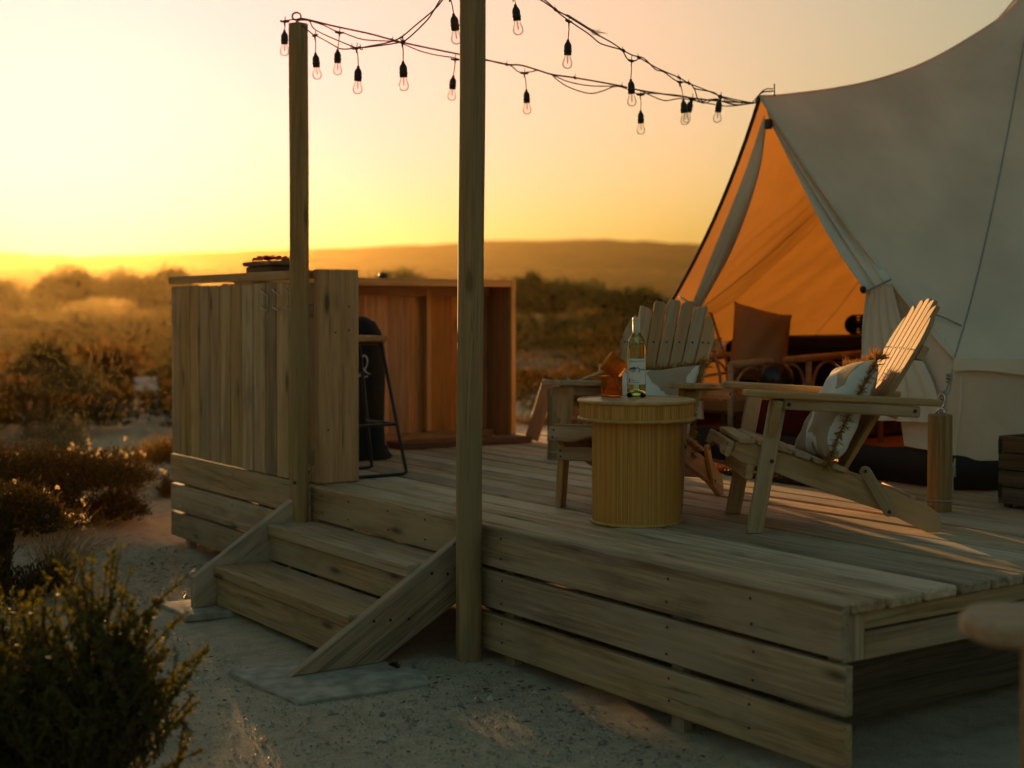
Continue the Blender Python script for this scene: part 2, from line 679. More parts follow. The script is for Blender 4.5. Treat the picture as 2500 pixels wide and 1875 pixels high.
tag(obj('hills', make_hills(), hill_mat(), None, None, True), 'long low scrub covered hill on the horizon', 'hill', kind='structure')

# the evening air
bm = bmesh.new()
bmesh.ops.create_cube(bm, size=1.0)
for v in bm.verts:
    v.co = Vector((v.co.x * 3200, v.co.y * 3200, -2.0 if v.co.z < 0 else 29.0))
me = mesh_bm('haze', bm)
m, t, out = nodes('evening_haze')
pv = N(t, 'VolumePrincipled')
pv.inputs['Color'].default_value = (1.0, 0.70, 0.27, 1)
pv.inputs['Density'].default_value = 0.00018
pv.inputs['Anisotropy'].default_value = 0.82
t.links.new(pv.outputs[0], out.inputs['Volume'])
tag(obj('haze', me, m), 'golden evening haze in the air', 'haze', kind='stuff')

# ------------------------------------------------------------------ deck
ZD = 0.5
BACK = 6.9
deck = thing('timber_deck', 'weathered low timber deck of long boards carrying the tent and chairs', 'deck', (-2.47, 3.4, 0))
w = 0.158
y = 0.036
k = 0
while y < BACK:
    ww = w + rng.uniform(-0.006, 0.004)
    x1 = 0.006 + rng.uniform(-0.004, 0.004)
    cuts = [-4.96, x1]
    if k % 3 == 1 and y > 0.5:
        cuts = [-4.96, rng.choice([-3.3, -2.5, -1.7]), x1]
    for a, b in zip(cuts, cuts[1:]):
        dz = rng.uniform(-0.0025, 0.0025)
        board('deck_board', (a + 0.002, y + ww / 2, ZD - 0.016 + dz), (b - 0.002, y + ww / 2, ZD - 0.016 + dz + rng.uniform(-0.002, 0.002)), ww - rng.uniform(0.014, 0.028), 0.032, (0, 0, 1), M_DECK, deck, 0.006)
    y += ww
    k += 1
# fascia: three boards each side of the steps, the top one right along
for (a, b, tops) in ((-4.95, -1.86, [(0.499, 0.347)]), (-1.858, 0.0, [(0.499, 0.347)]),
                     (-4.95, -3.22, [(0.335, 0.190), (0.178, 0.045)]), (-1.90, 0.012, [(0.331, 0.192), (0.168, 0.03)])):
    for z1, z0 in tops:
        board('fascia_board', (a, 0.017, (z0 + z1) / 2), (b, 0.017 + rng.uniform(-0.003, 0.003), (z0 + z1) / 2), z1 - z0, 0.034, (0, -1, 0), M_FASCIA, deck, 0.004)
# side skirt on the far left end and the rim of the right end
for z1, z0 in ((0.464, 0.347), (0.335, 0.190), (0.178, 0.045)):
    board('end_board', (-4.93, 0.04, (z0 + z1) / 2), (-4.93, BACK, (z0 + z1) / 2), z1 - z0, 0.03, (-1, 0, 0), M_FASCIA, deck)
board('corner_block', (-0.058, 0.082, 0.327), (-0.058, 0.082, 0.464), 0.06, 0.088, (0, 1, 0), M_FASCIA, deck)
for z1, z0 in ((0.464, 0.412), (0.404, 0.325)):
    board('rim_joist', (-0.05, 0.128, (z0 + z1) / 2), (-0.05, BACK, (z0 + z1) / 2), z1 - z0, 0.04, (1, 0, 0), M_FASCIA, deck)
for z1, z0 in ((0.45, 0.26), (0.25, 0.04)):
    board('light_block_skirt', (-0.32, 0.1, (z0 + z1) / 2), (-0.32, BACK, (z0 + z1) / 2), z1 - z0, 0.03, (1, 0, 0), M_CRATE, deck)  # added dark boards that block light, so the space under the deck stays dark
for x in (-4.4, -3.6, -2.9, -2.2, -1.5, -0.75):
    board('joist', (x, 0.06, 0.40), (x, BACK, 0.40), 0.125, 0.045, (1, 0, 0), M_FASCIA, deck)
for x in (-4.8, -3.4, -1.66, -0.72):
    board('cleat', (x, 0.058, -0.1), (x, 0.058, 0.46), 0.06, 0.04, (0, 1, 0), M_FASCIA, deck)
for x in (-4.4, -2.9, -1.6):
    for yy in (0.75, 2.4, 4.4, 6.3):
        obj('pier', lathe_mesh('pier', [(0.10, -0.15), (0.098, 0.1), (0.095, 0.33)], 14), M_POST, deck, Matrix.Translation((x, yy, 0)), True)
screw_me = lathe_mesh('screw', [(0.0048, 0), (0.0042, 0.0018), (0.002, 0.001)], 8)
screw_me.materials.append(M_STEEL)


def screw(p, n, parent, name='screw', s=1.0):
    M = frame(Vector(p), Vector(n).orthogonal(), n) @ Matrix.Scale(s, 4)
    return obj(name, screw_me, None, parent, M, False)


for x in (-1.66, -0.35, -0.72, -4.8, -3.4, -4.1):
    for z in (0.46, 0.385, 0.305, 0.22, 0.145, 0.075):
        screw((x + rng.uniform(-.01, .01), -0.0005, z), (0, -1, 0), deck)
for x in (-3.1, -2.85, -2.5, -2.2):
    for z in (0.465, 0.385):
        screw((x, -0.0005, z), (0, -1, 0), deck)

# ------------------------------------------------------------------ steps
st = thing('timber_steps', 'short flight of two weathered timber steps with slanted side boards', 'steps', (-2.57, -0.35, 0))
XL, XR = -3.215, -1.925


def stringer(x, tip):
    # outline in (Y, Z): local X runs down the slope
    top = Vector((0, 0.0, 0.503 if tip == 'L' else 0.44))
    pts = [(-0.008, 0.503), (-0.008, 0.205), (-0.37, 0.002), (-0.575, 0.002), (-0.575, 0.138)] if tip == 'L' else [(-0.008, 0.442), (-0.008, 0.20), (-0.37, 0.002), (-0.735, 0.002)]
    d = (Vector((0, -0.735, 0.002)) - Vector((0, *pts[0]))).normalized()
    M = frame(Vector((x, pts[0][0], pts[0][1])), d, (1, 0, 0))
    Mi = M.inverted()
    loc = [(Mi @ Vector((x, a, b))) for a, b in pts]
    return prism('stringer', [(q.x, q.y) for q in loc], 0.042, M, M_FASCIA, st, 0.004)


sl = stringer(XL, 'L')
sr = stringer(XR, 'R')
for yf, zt in ((-0.485, 0.181), (-0.230, 0.342)):
    board('tread', (XL + 0.022, yf + 0.085, zt - 0.025), (XR - 0.022, yf + 0.085, zt - 0.025), 0.17, 0.05, (0, 0, 1), M_FASCIA, st, 0.005)
    board('tread', (XL + 0.022, yf + 0.217, zt - 0.027), (XR - 0.022, yf + 0.217, zt - 0.027), 0.086, 0.046, (0, 0, 1), M_FASCIA, st, 0.005)
board('riser', (XL + 0.022, -0.455, 0.068), (XR - 0.022, -0.455, 0.068), 0.124, 0.03, (0, -1, 0), M_FASCIA, st)
board('riser', (XL + 0.022, -0.200, 0.235), (XR - 0.022, -0.200, 0.235), 0.108, 0.03, (0, -1, 0), M_FASCIA, st)
for y_, z_ in ((-0.40, 0.16), (-0.33, 0.155), (-0.25, 0.15), (-0.15, 0.31), (-0.08, 0.30)):
    screw((XR + 0.0215, y_, z_), (1, 0, 0), st, s=1.3)
for y_, z_ in ((-0.05, 0.41), (-0.05, 0.36)):
    screw((XL + 0.0215, y_, z_), (1, 0, 0), st, s=1.3)

M_SLAB = plain('grey_slate', (0.36, 0.31, 0.24), 0.95, noise=0.35, scale=14, bump=0.3)


def slab(name, pts, z, label):
    M = Matrix.Translation((pts[0][0], pts[0][1], z))
    return tag(prism(name, [(a - pts[0][0], b - pts[0][1]) for a, b in pts], 0.03, M, M_SLAB, None, 0.004), label, 'paving slab')


slab('paving_slab', [(-2.12, -0.88), (-1.60, -0.86), (-1.56, -0.36), (-1.72, -0.30), (-2.1, -0.40)], -0.0135, 'flat grey slate slab under the near foot of the steps')
slab('paving_slab', [(-3.40, -0.66), (-3.08, -0.66), (-3.05, -0.42), (-3.38, -0.38)], -0.0115, 'flat grey slate slab under the far foot of the steps, beside green bush')


# ------------------------------------------------------------------ tall posts
def post(name, label, p0, p1, r, seed):
    root = thing(name, label, 'post', p0)
    p0, p1 = Vector(p0), Vector(p1)
    L_ = (p1 - p0).length
    bm = bmesh.new()
    rs = random.Random(seed)
    n, m = 20, 22
    rings = []
    ph = rs.uniform(0, 6)
    for j in range(m):
        f = j / (m - 1)
        ring = []
        for k in range(n):
            a = 2 * math.pi * k / n
            rr = r * (1 + 0.012 * math.sin(3 * a + ph + 5 * f) + 0.01 * math.sin(7 * f * 3 + a))
            if k == 6:
                rr *= 0.94          # drying crack
            ring.append(bm.verts.new((f * L_, rr * math.cos(a) + 0.003 * math.sin(6 * f + ph), rr * math.sin(a))))
        rings.append(ring)
    for a, b in zip(rings, rings[1:]):
        for k in range(n):
            bm.faces.new((a[k], b[k], b[(k + 1) % n], a[(k + 1) % n]))
    bm.faces.new(rings[0])
    bm.faces.new(list(reversed(rings[-1])))
    obj('pole', mesh_bm('pole', bm), M_POST, root, frame(p0, p1 - p0, (0.3, -1, 0)), True)
    return root


lp = post('timber_post', 'round timber post with an eye bolt on top, left of the steps', (-3.21, -0.062, -0.2), (-3.205, -0.058, 2.6), 0.044, 1)
ring_pts = [V(-3.225 + 0.017 * math.cos(a) * 0.6, -0.058 + 0.017 * math.cos(a), 2.638 + 0.017 * math.sin(a)) for a in np.linspace(0, 2 * math.pi, 15)[:-1]]
bm = bmesh.new()
tube_into(bm, ring_pts, 0.0042, 6, True)
tube_into(bm, [V(-3.225, -0.058, 2.59), V(-3.225, -0.058, 2.622)], 0.005, 6)
obj('eye_bolt', mesh_bm('eye_bolt', bm), M_BLACK, lp, None, True)
mp_ = post('timber_post', 'tall round timber post right of the steps, rising out of the picture', (-1.785, -0.062, -0.2), (-1.755, -0.062, 2.66), 0.0485, 2)
for z in (0.43, 0.335):
    screw((-1.817, -0.102, z), (-0.6, -0.8, 0), mp_, 'bolt', 1.8)
screw((-3.18, -0.098, 0.52), (0.6, -0.8, 0), lp, 'bolt', 1.6)

# ------------------------------------------------------------------ front counter
fc = thing('bar_counter', 'tall outdoor counter clad in vertical boards beside the steps', 'counter', (-4.1, 0.12, ZD))
xs = [-4.935, -4.80, -4.662, -4.53, -4.395, -4.262, -4.125, -3.985, -3.85, -3.712, -3.58, -3.445, -3.31]
for i, (a, b) in enumerate(zip(xs, xs[1:])):
    board('cladding_board', ((a + b) / 2, 0.012 + rng.uniform(-.002, .002), 0.503), ((a + b) / 2, 0.012 + rng.uniform(-.002, .002), 1.433 + rng.uniform(-.004, .002)), (b - a) - rng.uniform(0.008, 0.015), 0.022, (0, -1, 0), M_CLAD, fc, 0.004)
board('gap_shade_panel', (-4.93, 0.0285, 0.965), (-3.30, 0.0285, 0.965), 0.92, 0.008, (0, 1, 0), M_CRATE, fc, 0.001)  # added dark sheet behind the cladding, makes the gaps between boards read as shade
board('top_rail', (-4.945, 0.005, 1.466), (-3.245, 0.005, 1.468), 0.042, 0.03, (0, -1, 0), M_CLAD, fc, 0.004)
board('top_board', (-4.93, 0.121, 1.472), (-3.247, 0.121, 1.472), 0.2, 0.028, (0, 0, 1), M_CLAD, fc, 0.004)
board('end_panel', (-3.215, 0.135, ZD + 0.002), (-3.215, 0.135, 1.492), 0.215, 0.04, (1, 0, 0), M_PANEL, fc, 0.005)
for z in (0.62, 1.30):
    board('inner_rail', (-4.9, 0.051, z), (-3.25, 0.051, z), 0.07, 0.035, (0, 1, 0), M_CLAD, fc)
board('corner_stud', (-3.275, 0.058, ZD + 0.003), (-3.275, 0.058, 1.43), 0.05, 0.045, (0, 1, 0), M_CLAD, fc)
for y_, z_ in ((0.19, 1.21), (0.12, 1.20), (0.19, 1.32), (0.08, 0.75)):
    screw((-3.1945, y_, z_), (1, 0, 0), fc)


M_HOOK = plain('dull_metal', (0.42, 0.36, 0.29), 0.4, 0.9, noise=0.1)


def handle(x, label):
    h = thing('hook_handle', label, 'hook', (x, 0, 1.38), 'bent metal handles on the counter front')
    p = [V(x, -0.008, 1.402), V(x + 0.012, -0.012, 1.397), V(x + 0.085, -0.014, 1.372), V(x + 0.092, -0.014, 1.366), V(x + 0.090, -0.014, 1.306), V(x + 0.082, -0.013, 1.298), V(x + 0.0, -0.008, 1.316)]
    tube('bent_bar', p, 0.003, M_HOOK, h, 8, 0)
    for z in (1.402, 1.318):
        obj('fixing', lathe_mesh('fixing', [(0.006, 0), (0.0055, 0.005), (0.003, 0.007)], 10), M_CHROME, h, frame(V(x, 0.0, z), (1, 0, 0), (0, -1, 0)), True)


handle(-3.735, 'bent metal handle on the counter cladding, furthest from the post')
handle(-3.595, 'bent metal handle on the counter cladding, middle one')
handle(-3.46, 'bent metal handle on the counter cladding, half hidden by the post')

# tray with a red cloth on the counter
tr = thing('serving_tray', 'dark shallow wooden tray on the counter top with red cloth in it', 'tray', (-3.86, 0.11, 1.487))
M_TRAY = wood('tray_timber', (0.03, 0.018, 0.008), (0.10, 0.06, 0.03), knots=0.2, vary=0.1)
prism('base', [(-0.15, -0.07), (0.15, -0.07), (0.15, 0.07), (-0.15, 0.07)], 0.035, Matrix.Translation((-3.86, 0.11, 1.505)), M_TRAY, tr, 0.008)
prism('rim', [(-0.165, -0.082), (0.16, -0.082), (0.16, 0.082), (-0.165, 0.082)], 0.022, Matrix.Translation((-3.86, 0.11, 1.534)), wood('tray_rim', (0.10, 0.06, 0.03), (0.22, 0.15, 0.085), vary=0.05), tr, 0.006)
M_REDCLOTH = cloth('red_cloth', (0.42, 0.035, 0.02))
bm = bmesh.new()
g = bmesh.ops.create_grid(bm, x_segments=22, y_segments=16, size=0.5)
for v in bm.verts:
    x_, y_ = v.co.x, v.co.y
    e = max(abs(x_), abs(y_)) * 2
    v.co = Vector((x_ * 0.14, y_ * 0.17, 0.004 + 0.012 * math.sin(x_ * 13 + y_ * 5) ** 2 + 0.014 * math.sin(y_ * 11 - x_ * 9) ** 2 * (1 - e ** 4) - (0.012 if abs(y_) > 0.46 else 0)))
rc = obj('red_cloth', mesh_bm('red_cloth', bm), M_REDCLOTH, None, Matrix.Translation((-3.85, 0.11, 1.548)), True)
tag(rc, 'crumpled red cloth lying on the dark tray', 'cloth')

# ------------------------------------------------------------------ rear counter, open towards the deck
rc2 = thing('wind_screen', 'red brown open backed timber counter with upright studs across the far end of deck', 'counter', (-4.8, 1.25, ZD))
yy = 0.30
while yy < 2.10:
    ww = rng.uniform(0.145, 0.175)
    ww = min(ww, 2.125 - yy)
    board('cladding_board', (-4.925, yy + ww / 2, ZD + 0.004), (-4.925, yy + ww / 2, 1.45), ww - 0.006, 0.022, (1, 0, 0), M_RED, rc2)
    yy += ww
for ys_ in (0.45, 1.05, 1.64, 2.02):
    board('stud', (-4.885, ys_, ZD + 0.05), (-4.885, ys_, 1.43), 0.036, 0.05, (1, 0, 0), M_PANEL, rc2)  # paler timber than the cladding: light on the studs put into their colour
board('top_board', (-4.80, 0.28, 1.474), (-4.80, 2.105, 1.474), 0.29, 0.03, (0, 0, 1), M_RED, rc2)
board('front_rail', (-4.648, 0.255, 1.4665), (-4.648, 2.10, 1.4665), 0.045, 0.026, (1, 0, 0), M_PANEL, rc2)
board('ledger', (-4.88, 0.3, 1.415), (-4.88, 2.09, 1.415), 0.06, 0.03, (1, 0, 0), M_RED, rc2)
board('sole_plate', (-4.86, 0.3, ZD + 0.022), (-4.86, 2.09, ZD + 0.022), 0.09, 0.042, (0, 0, 1), M_RED, rc2)
board('end_panel', (-4.80, 2.119, ZD + 0.003), (-4.80, 2.119, 1.489), 0.27, 0.03, (0, 1, 0), M_RED, rc2)
board('end_stile', (-4.648, 2.119, ZD + 0.003), (-4.648, 2.119, 1.489), 0.034, 0.028, (1, 0, 0), M_PANEL, rc2)
kb = board('loose_plank', (-4.45, 1.15, ZD + 0.02), (-4.40, 2.03, ZD + 0.02), 0.2, 0.034, (0, 0, 1), wood('dark_plank', (0.07, 0.035, 0.018), (0.2, 0.10, 0.05), vary=0.1))
tag(kb, 'dark reddish plank lying on the deck before the far counter', 'plank')
bm = bmesh.new()
bmesh.ops.create_icosphere(bm, subdivisions=2, radius=0.028)
for v in bm.verts:
    v.co.z = max(v.co.z, -0.02) * 0.8
obj('knob', mesh_bm('knob', bm), M_BLACK, rc2, Matrix.Translation((-4.66, 1.2, 1.505)), True)

# ------------------------------------------------------------------ slatted garden chairs
def make_chair():
    """Built in its own space: x across, y towards the back, z up; origin between the front feet."""
    root = thing('garden_chair', 'x', 'chair')
    HW = 0.25

    def bolt(p, n, s=1.5):
        screw(p, n, root, 'bolt', s)

    for s in (-1, 1):
        x = s * HW
        # front leg leans back
        M = frame(V(x, 0.0, 0.0), (0, 0.085, 0.49), (s, 0, 0))
        Mi = M.inverted()
        pts = [(-0.03, 0.0), (0.028, 0.0), (0.117, 0.492), (0.056, 0.492)]
        loc = [Mi @ V(x, a, b) for a, b in pts]
        prism('front_leg', [(q.x, q.y) for q in loc], 0.03, M, M_CHAIR, root, 0.004)
        # long side rail that is the back foot
        xs_ = s * (HW - 0.029)
        prof = [(-0.088, 0.285), (-0.062, 0.325), (-0.03, 0.328), (0.094, 0.296), (0.248, 0.243), (0.362, 0.203), (0.50, 0.155), (0.642, 0.092), (0.668, 0.07), (0.679, 0.041), (0.680, 0.0), (0.631, 0.0), (0.477, 0.075), (0.33, 0.125), (0.192, 0.172), (0.078, 0.218), (-0.05, 0.258)]
        M = frame(V(xs_, -0.06, 0.3), (0, 0.7, -0.26), (s, 0, 0))
        Mi = M.inverted()
        loc = [Mi @ V(xs_, a, b) for a, b in prof]
        prism('side_rail', [(q.x, q.y) for q in loc], 0.026, M, M_CHAIR, root, 0.003)
        # arm: broad, rounded at the front, tapering to the back
        out = [(-0.045, -0.035), (-0.042, 0.03), (-0.02, 0.055), (0.05, 0.066), (0.16, 0.062), (0.30, 0.040), (0.42, 0.030), (0.66, 0.028), (0.66, -0.028), (0.42, -0.035), (0.25, -0.045), (0.05, -0.052), (-0.02, -0.052)]
        if s < 0:
            out = [(a, -b) for a, b in reversed(out)]
        M = frame(V(s * (HW + 0.02), 0.0, 0.508), (0, 0.66, -0.036), (0, 0, 1))
        # local y of this frame points to -x for s=1 so mirror the outline
        prism('arm_rest', [(a, -b) for a, b in reversed(out)], 0.024, M, M_CHAIR, root, 0.005)
        board('arm_brace', (s * (HW + 0.032), 0.095, 0.472), (s * (HW + 0.032), 0.585, 0.441), 0.042, 0.026, (s, 0, 0), M_CHAIR, root, 0.006)
        # gusset under the arm, outside the leg
        M = frame(V(s * (HW + 0.017), 0.058, 0.355), (0, 0.02, 0.138), (0, -1, 0))
        prism('arm_bracket', [(0.0, -s * -0.004), (0.0, -s * 0.018), (0.13, -s * 0.062), (0.13, -s * -0.004)] if s > 0 else [(0.0, -0.004), (0.13, -0.004), (0.13, 0.062), (0.0, 0.018)], 0.026, M, M_CHAIR, root, 0.003)
        # link between side rail and back
        a, b = V(s * (HW - 0.004), 0.399, 0.225), V(s * (HW - 0.004), 0.486, 0.078)
        d = (b - a).normalized()
        M = frame(a - d * 0.017, d, (s, 0, 0))
        Lk = (b - a).length + 0.034
        r_ = 0.021
        pts = []
        for k in range(9):
            an = -math.pi / 2 + math.pi * k / 8
            pts.append((Lk - r_ + r_ * math.cos(an), r_ * math.sin(an)))
        for k in range(9):
            an = math.pi / 2 + math.pi * k / 8
            pts.append((r_ + r_ * math.cos(an), r_ * math.sin(an)))
        prism('link_bar', pts, 0.018, M, M_CHAIR, root, 0.003)
        bolt(a + V(s * 0.0092, 0, 0), (s, 0, 0))
        bolt(b + V(s * 0.0092, 0, 0), (s, 0, 0))
        bolt((s * (HW + 0.0152), 0.06, 0.262), (s, 0, 0), 1.7)
        bolt((s * (HW + 0.0452), 0.115, 0.468), (s, 0, 0), 1.6)
        bolt((s * (HW + 0.0452), 0.565, 0.445), (s, 0, 0), 1.6)
    # seat slats follow the rails
    line = [(-0.062, 0.326), (0.0, 0.322), (0.094, 0.297), (0.248, 0.244), (0.345, 0.210)]

    def rail_z(y_):
        return float(np.interp(y_, [p[0] for p in line], [p[1] for p in line]))
    for i in range(6):
        y0 = -0.055 + i * 0.066
        za, zb = rail_z(y0), rail_z(y0 + 0.056)
        n = Vector((0, -(zb - za), 0.056)).normalized()
        c = V(0, y0 + 0.028, (za + zb) / 2) + n * 0.0105
        o = board('seat_slat', c + V(-HW - 0.005, 0, 0), c + V(HW + 0.005, 0, 0), 0.057, 0.019, n, M_CHAIR, root, 0.004)
        if i == 0:
            for sx in (-1, 1):
                for q in (0.02, -0.02):
                    bolt(c + V(sx * (HW - 0.03), q, 0.0) + n * 0.0096, n, 1.0)
    # scalloped front rail
    pts = [(-HW - 0.012, 0.030), (-HW - 0.012, -0.028)]
    for k in range(25):
        u = k / 24
        pts.append((-HW + 0.02 + u * (2 * HW - 0.04), -0.030 + 0.012 * (1 - math.cos(u * 2 * math.pi)) + 0.004 * math.cos(u * 6 * math.pi)))
    pts += [(HW + 0.012, -0.028), (HW + 0.012, 0.030)]
    M = frame(V(0, -0.092, 0.306), (1, 0, 0), (0, -0.93, 0.37))
    prism('front_slat', pts, 0.02, M, M_CHAIR, root, 0.004)
    for sx in (-1, 1):
        for q in (0.014, -0.016):
            bolt(M @ V(sx * (HW - 0.012), q, 0.0105), (0, -0.93, 0.37), 1.0)
    board('front_beam', (-HW - 0.002, -0.017, 0.222), (HW + 0.002, -0.017, 0.222), 0.056, 0.028, (0, -1, 0.16), M_CHAIR, root)
    for sx in (-1, 1):
        for q in (0.012, -0.012):
            bolt((sx * (HW - 0.015), -0.0335, 0.222 + q), (0, -1, 0.16), 1.0)
    board('rear_beam', (-HW + 0.045, 0.58, 0.104), (HW - 0.045, 0.58, 0.104), 0.05, 0.022, (0, -1, 0.3), M_CHAIR, root)
    # back: seven slats fanning out
    B0, B1 = V(0, 0.338, 0.208), V(0, 0.70, 0.842)
    up = (B1 - B0).normalized()
    nb = V(0, -up.z, up.y)
    for i in range(7):
        u = (i - 3) / 3
        p0 = B0 + V(u * 0.142, 0, 0)
        h = 0.735 - 0.085 * abs(u) ** 2.2
        d = (up + V(u * 0.072, 0, 0)).normalized()
        wd0, wd1 = 0.043, 0.058
        k_ = 0.085 * 2.2 / 3 * abs(u) ** 1.2 * (1 if u > 0 else -1) * 0.42      # tops follow one arch
        pts = [(0.0, -wd0 / 2), (h + k_ - 0.020, -wd1 / 2), (h + k_ * 0.8 - 0.006, -wd1 * 0.44), (h + k_ * 0.4, -wd1 * 0.25), (h, 0.0), (h - k_ * 0.4, wd1 * 0.25), (h - k_ * 0.8 - 0.006, wd1 * 0.44), (h - k_ - 0.020, wd1 / 2), (0.0, wd0 / 2)]
        if abs(u) > 0.9:      # outer slats are cut round on the outside
            sg = 1 if u < 0 else -1
            pts = [(0.0, -wd0 / 2), (h - (0.095 if sg < 0 else 0.0), -wd1 / 2), (h - (0.05 if sg < 0 else -0.006), -wd1 * 0.30), (h - 0.012, 0.0), (h - (0.05 if sg > 0 else -0.006), wd1 * 0.30), (h - (0.095 if sg > 0 else 0.0), wd1 / 2), (0.0, wd0 / 2)]
        M = frame(p0, d, nb)
        prism('back_slat', pts, 0.018, M, M_CHAIR, root, 0.003)
        for q in ((0.0,) if abs(u) < 0.9 else (-0.013, 0.013)):
            bolt(M @ V(0.52, q, 0.0093), nb, 1.0)
    c = B0 + up * 0.52 - nb * 0.021
    board('back_rail', c + V(-0.225, 0, 0), c + V(0.225, 0, 0), 0.055, 0.022, nb, M_CHAIR, root)
    c = B0 + up * 0.265 - nb * 0.024
    board('arm_rail', (-HW - 0.03, c.y + 0.012, 0.444), (HW + 0.03, c.y + 0.012, 0.444), 0.05, 0.03, (0, -0.87, 0.5), M_CHAIR, root)
    return root


def place(root, loc, back):
    back = Vector((back[0], back[1], 0)).normalized()
    x = back.cross(V(0, 0, 1))
    M = Matrix.Identity(4)
    for i in range(3):
        M[i][0], M[i][1], M[i][2], M[i][3] = x[i], back[i], (0, 0, 1)[i], loc[i]
    root.matrix_basis = M
    WM[root.name] = M
    return M


CHAIR_GROUP = 'slatted wooden garden chairs on the deck'
ch1 = make_chair()
ch2 = copy_tree(ch1)
bx = Vector((0.571, 0.82, 0))
nx = Vector((-0.82, 0.571, 0))
o1 = V(-1.04, 0.685, ZD) + nx * 0.25
M_CH1 = place(ch1, o1, bx)
tag(ch1, 'slatted wooden garden chair seen from its side in the sun, nearest the tent rope post', 'chair', CHAIR_GROUP)
M_CH2 = place(ch2, V(-1.773, 0.643, ZD), (-0.498, 0.867, 0))
tag(ch2, 'slatted wooden garden chair facing forward behind the round table', 'chair', CHAIR_GROUP)


# ------------------------------------------------------------------ cushions
def cushion_mat():
    m, t, out = nodes('leaf_print_cotton')
    L = t.links.new
    tc = N(t, 'TexCoord')
    vo = N(t, 'TexVoronoi')
    vo.feature = 'SMOOTH_F1'
    vo.inputs['Smoothness'].default_value = 0.25
    vo.inputs['Scale'].default_value = 6.5
    n = N(t, 'TexNoise')
    n.inputs['Scale'].default_value = 6.0
    n.inputs['Detail'].default_value = 2
    L(tc.outputs['Object'], n.inputs['Vector'])
    mx = N(t, 'VectorMath', operation='MULTIPLY_ADD')
    L(n.outputs['Color'], mx.inputs[0])
    mx.inputs[1].default_value = (0.16, 0.16, 0.16)
    L(tc.outputs['Object'], mx.inputs[2])
    mp = N(t, 'Mapping')
    mp.inputs['Scale'].default_value = (1.0, 0.6, 1.0)
    mp.inputs['Rotation'].default_value = (0, 0, 0.6)
    L(mx.outputs[0], mp.inputs[0])
    L(mp.outputs[0], vo.inputs['Vector'])
    f = ramp(t, vo.outputs['Distance'], [(0.60, (1, 1, 1)), (0.612, (0, 0, 0))]).outputs[0]
    s = N(t, 'SeparateColor')
    L(vo.outputs['Color'], s.inputs[0])
    f = math_n(t, 'MULTIPLY', f, math_n(t, 'GREATER_THAN', s.outputs[1], 0.28))
    c = mixc(t, f, (0.72, 0.68, 0.62), (0.42, 0.31, 0.205))
    fn = N(t, 'TexNoise')
    fn.inputs['Scale'].default_value = 400
    L(tc.outputs['Object'], fn.inputs['Vector'])
    b = N(t, 'BsdfPrincipled')
    L(c, b.inputs['Base Color'])
    b.inputs['Roughness'].default_value = 0.9
    b.inputs['Specular IOR Level'].default_value = 0.15
    bp = N(t, 'Bump')
    bp.inputs['Strength'].default_value = 0.25
    bp.inputs['Distance'].default_value = 0.003
    L(fn.outputs[0], bp.inputs['Height'])
    L(bp.outputs[0], b.inputs['Normal'])
    L(b.outputs[0], out.inputs[0])
    return m


M_CUSH = cushion_mat()
M_FRINGE = cloth('ochre_fringe', (0.42, 0.23, 0.07), trans=0.25, tcol=(1.1, 0.8, 0.4), scale=200)


def pillow_mesh(name, w_, h_, d_, n=22, seed=3):
    """Pinched square pillow in local XY, thick along Z."""
    rs = random.Random(seed)
    ph = [rs.uniform(0, 6) for _ in range(6)]
    bm = bmesh.new()
    grids = []
    for side in (1, -1):
        g = []
        for j in range(n + 1):
            row = []
            for i in range(n + 1):
                u, v = i / n * 2 - 1, j / n * 2 - 1
                if side < 0 and (i in (0, n) or j in (0, n)):
                    row.append(grids[0][j][i])
                    continue
                e = (1 - u ** 4) * (1 - v ** 4)
                pinch = 1 - 0.10 * (1 - abs(u) ** 2) * abs(v) ** 2
                pinch2 = 1 - 0.10 * (1 - abs(v) ** 2) * abs(u) ** 2
                z = side * d_ / 2 * max(0.0, e) ** 0.55
                z += 0.010 * math.sin(3 * u + 2 * v + ph[0]) * e + 0.006 * math.sin(7 * u - 5 * v + ph[1]) * e + 0.004 * math.sin(11 * v + 6 * u + ph[2]) * e
                z += 0.012 * math.sin(2.5 * u + ph[3]) * math.sin(2.2 * v + ph[4])
                row.append(bm.verts.new((u * w_ / 2 * pinch2, v * h_ / 2 * pinch, z)))
            g.append(row)
        grids.append(g)
    for s_, g in zip((1, -1), grids):
        for j in range(n):
            for i in range(n):
                q = (g[j][i], g[j][i + 1], g[j + 1][i + 1], g[j + 1][i])
                bm.faces.new(q if s_ > 0 else tuple(reversed(q)))
    edge = [grids[0][0][i].co.copy() for i in range(n)] + [grids[0][j][n].co.copy() for j in range(n)] + [grids[0][n][n - i].co.copy() for i in range(n)] + [grids[0][n - j][0].co.copy() for j in range(n)]
    return mesh_bm(name, bm), edge


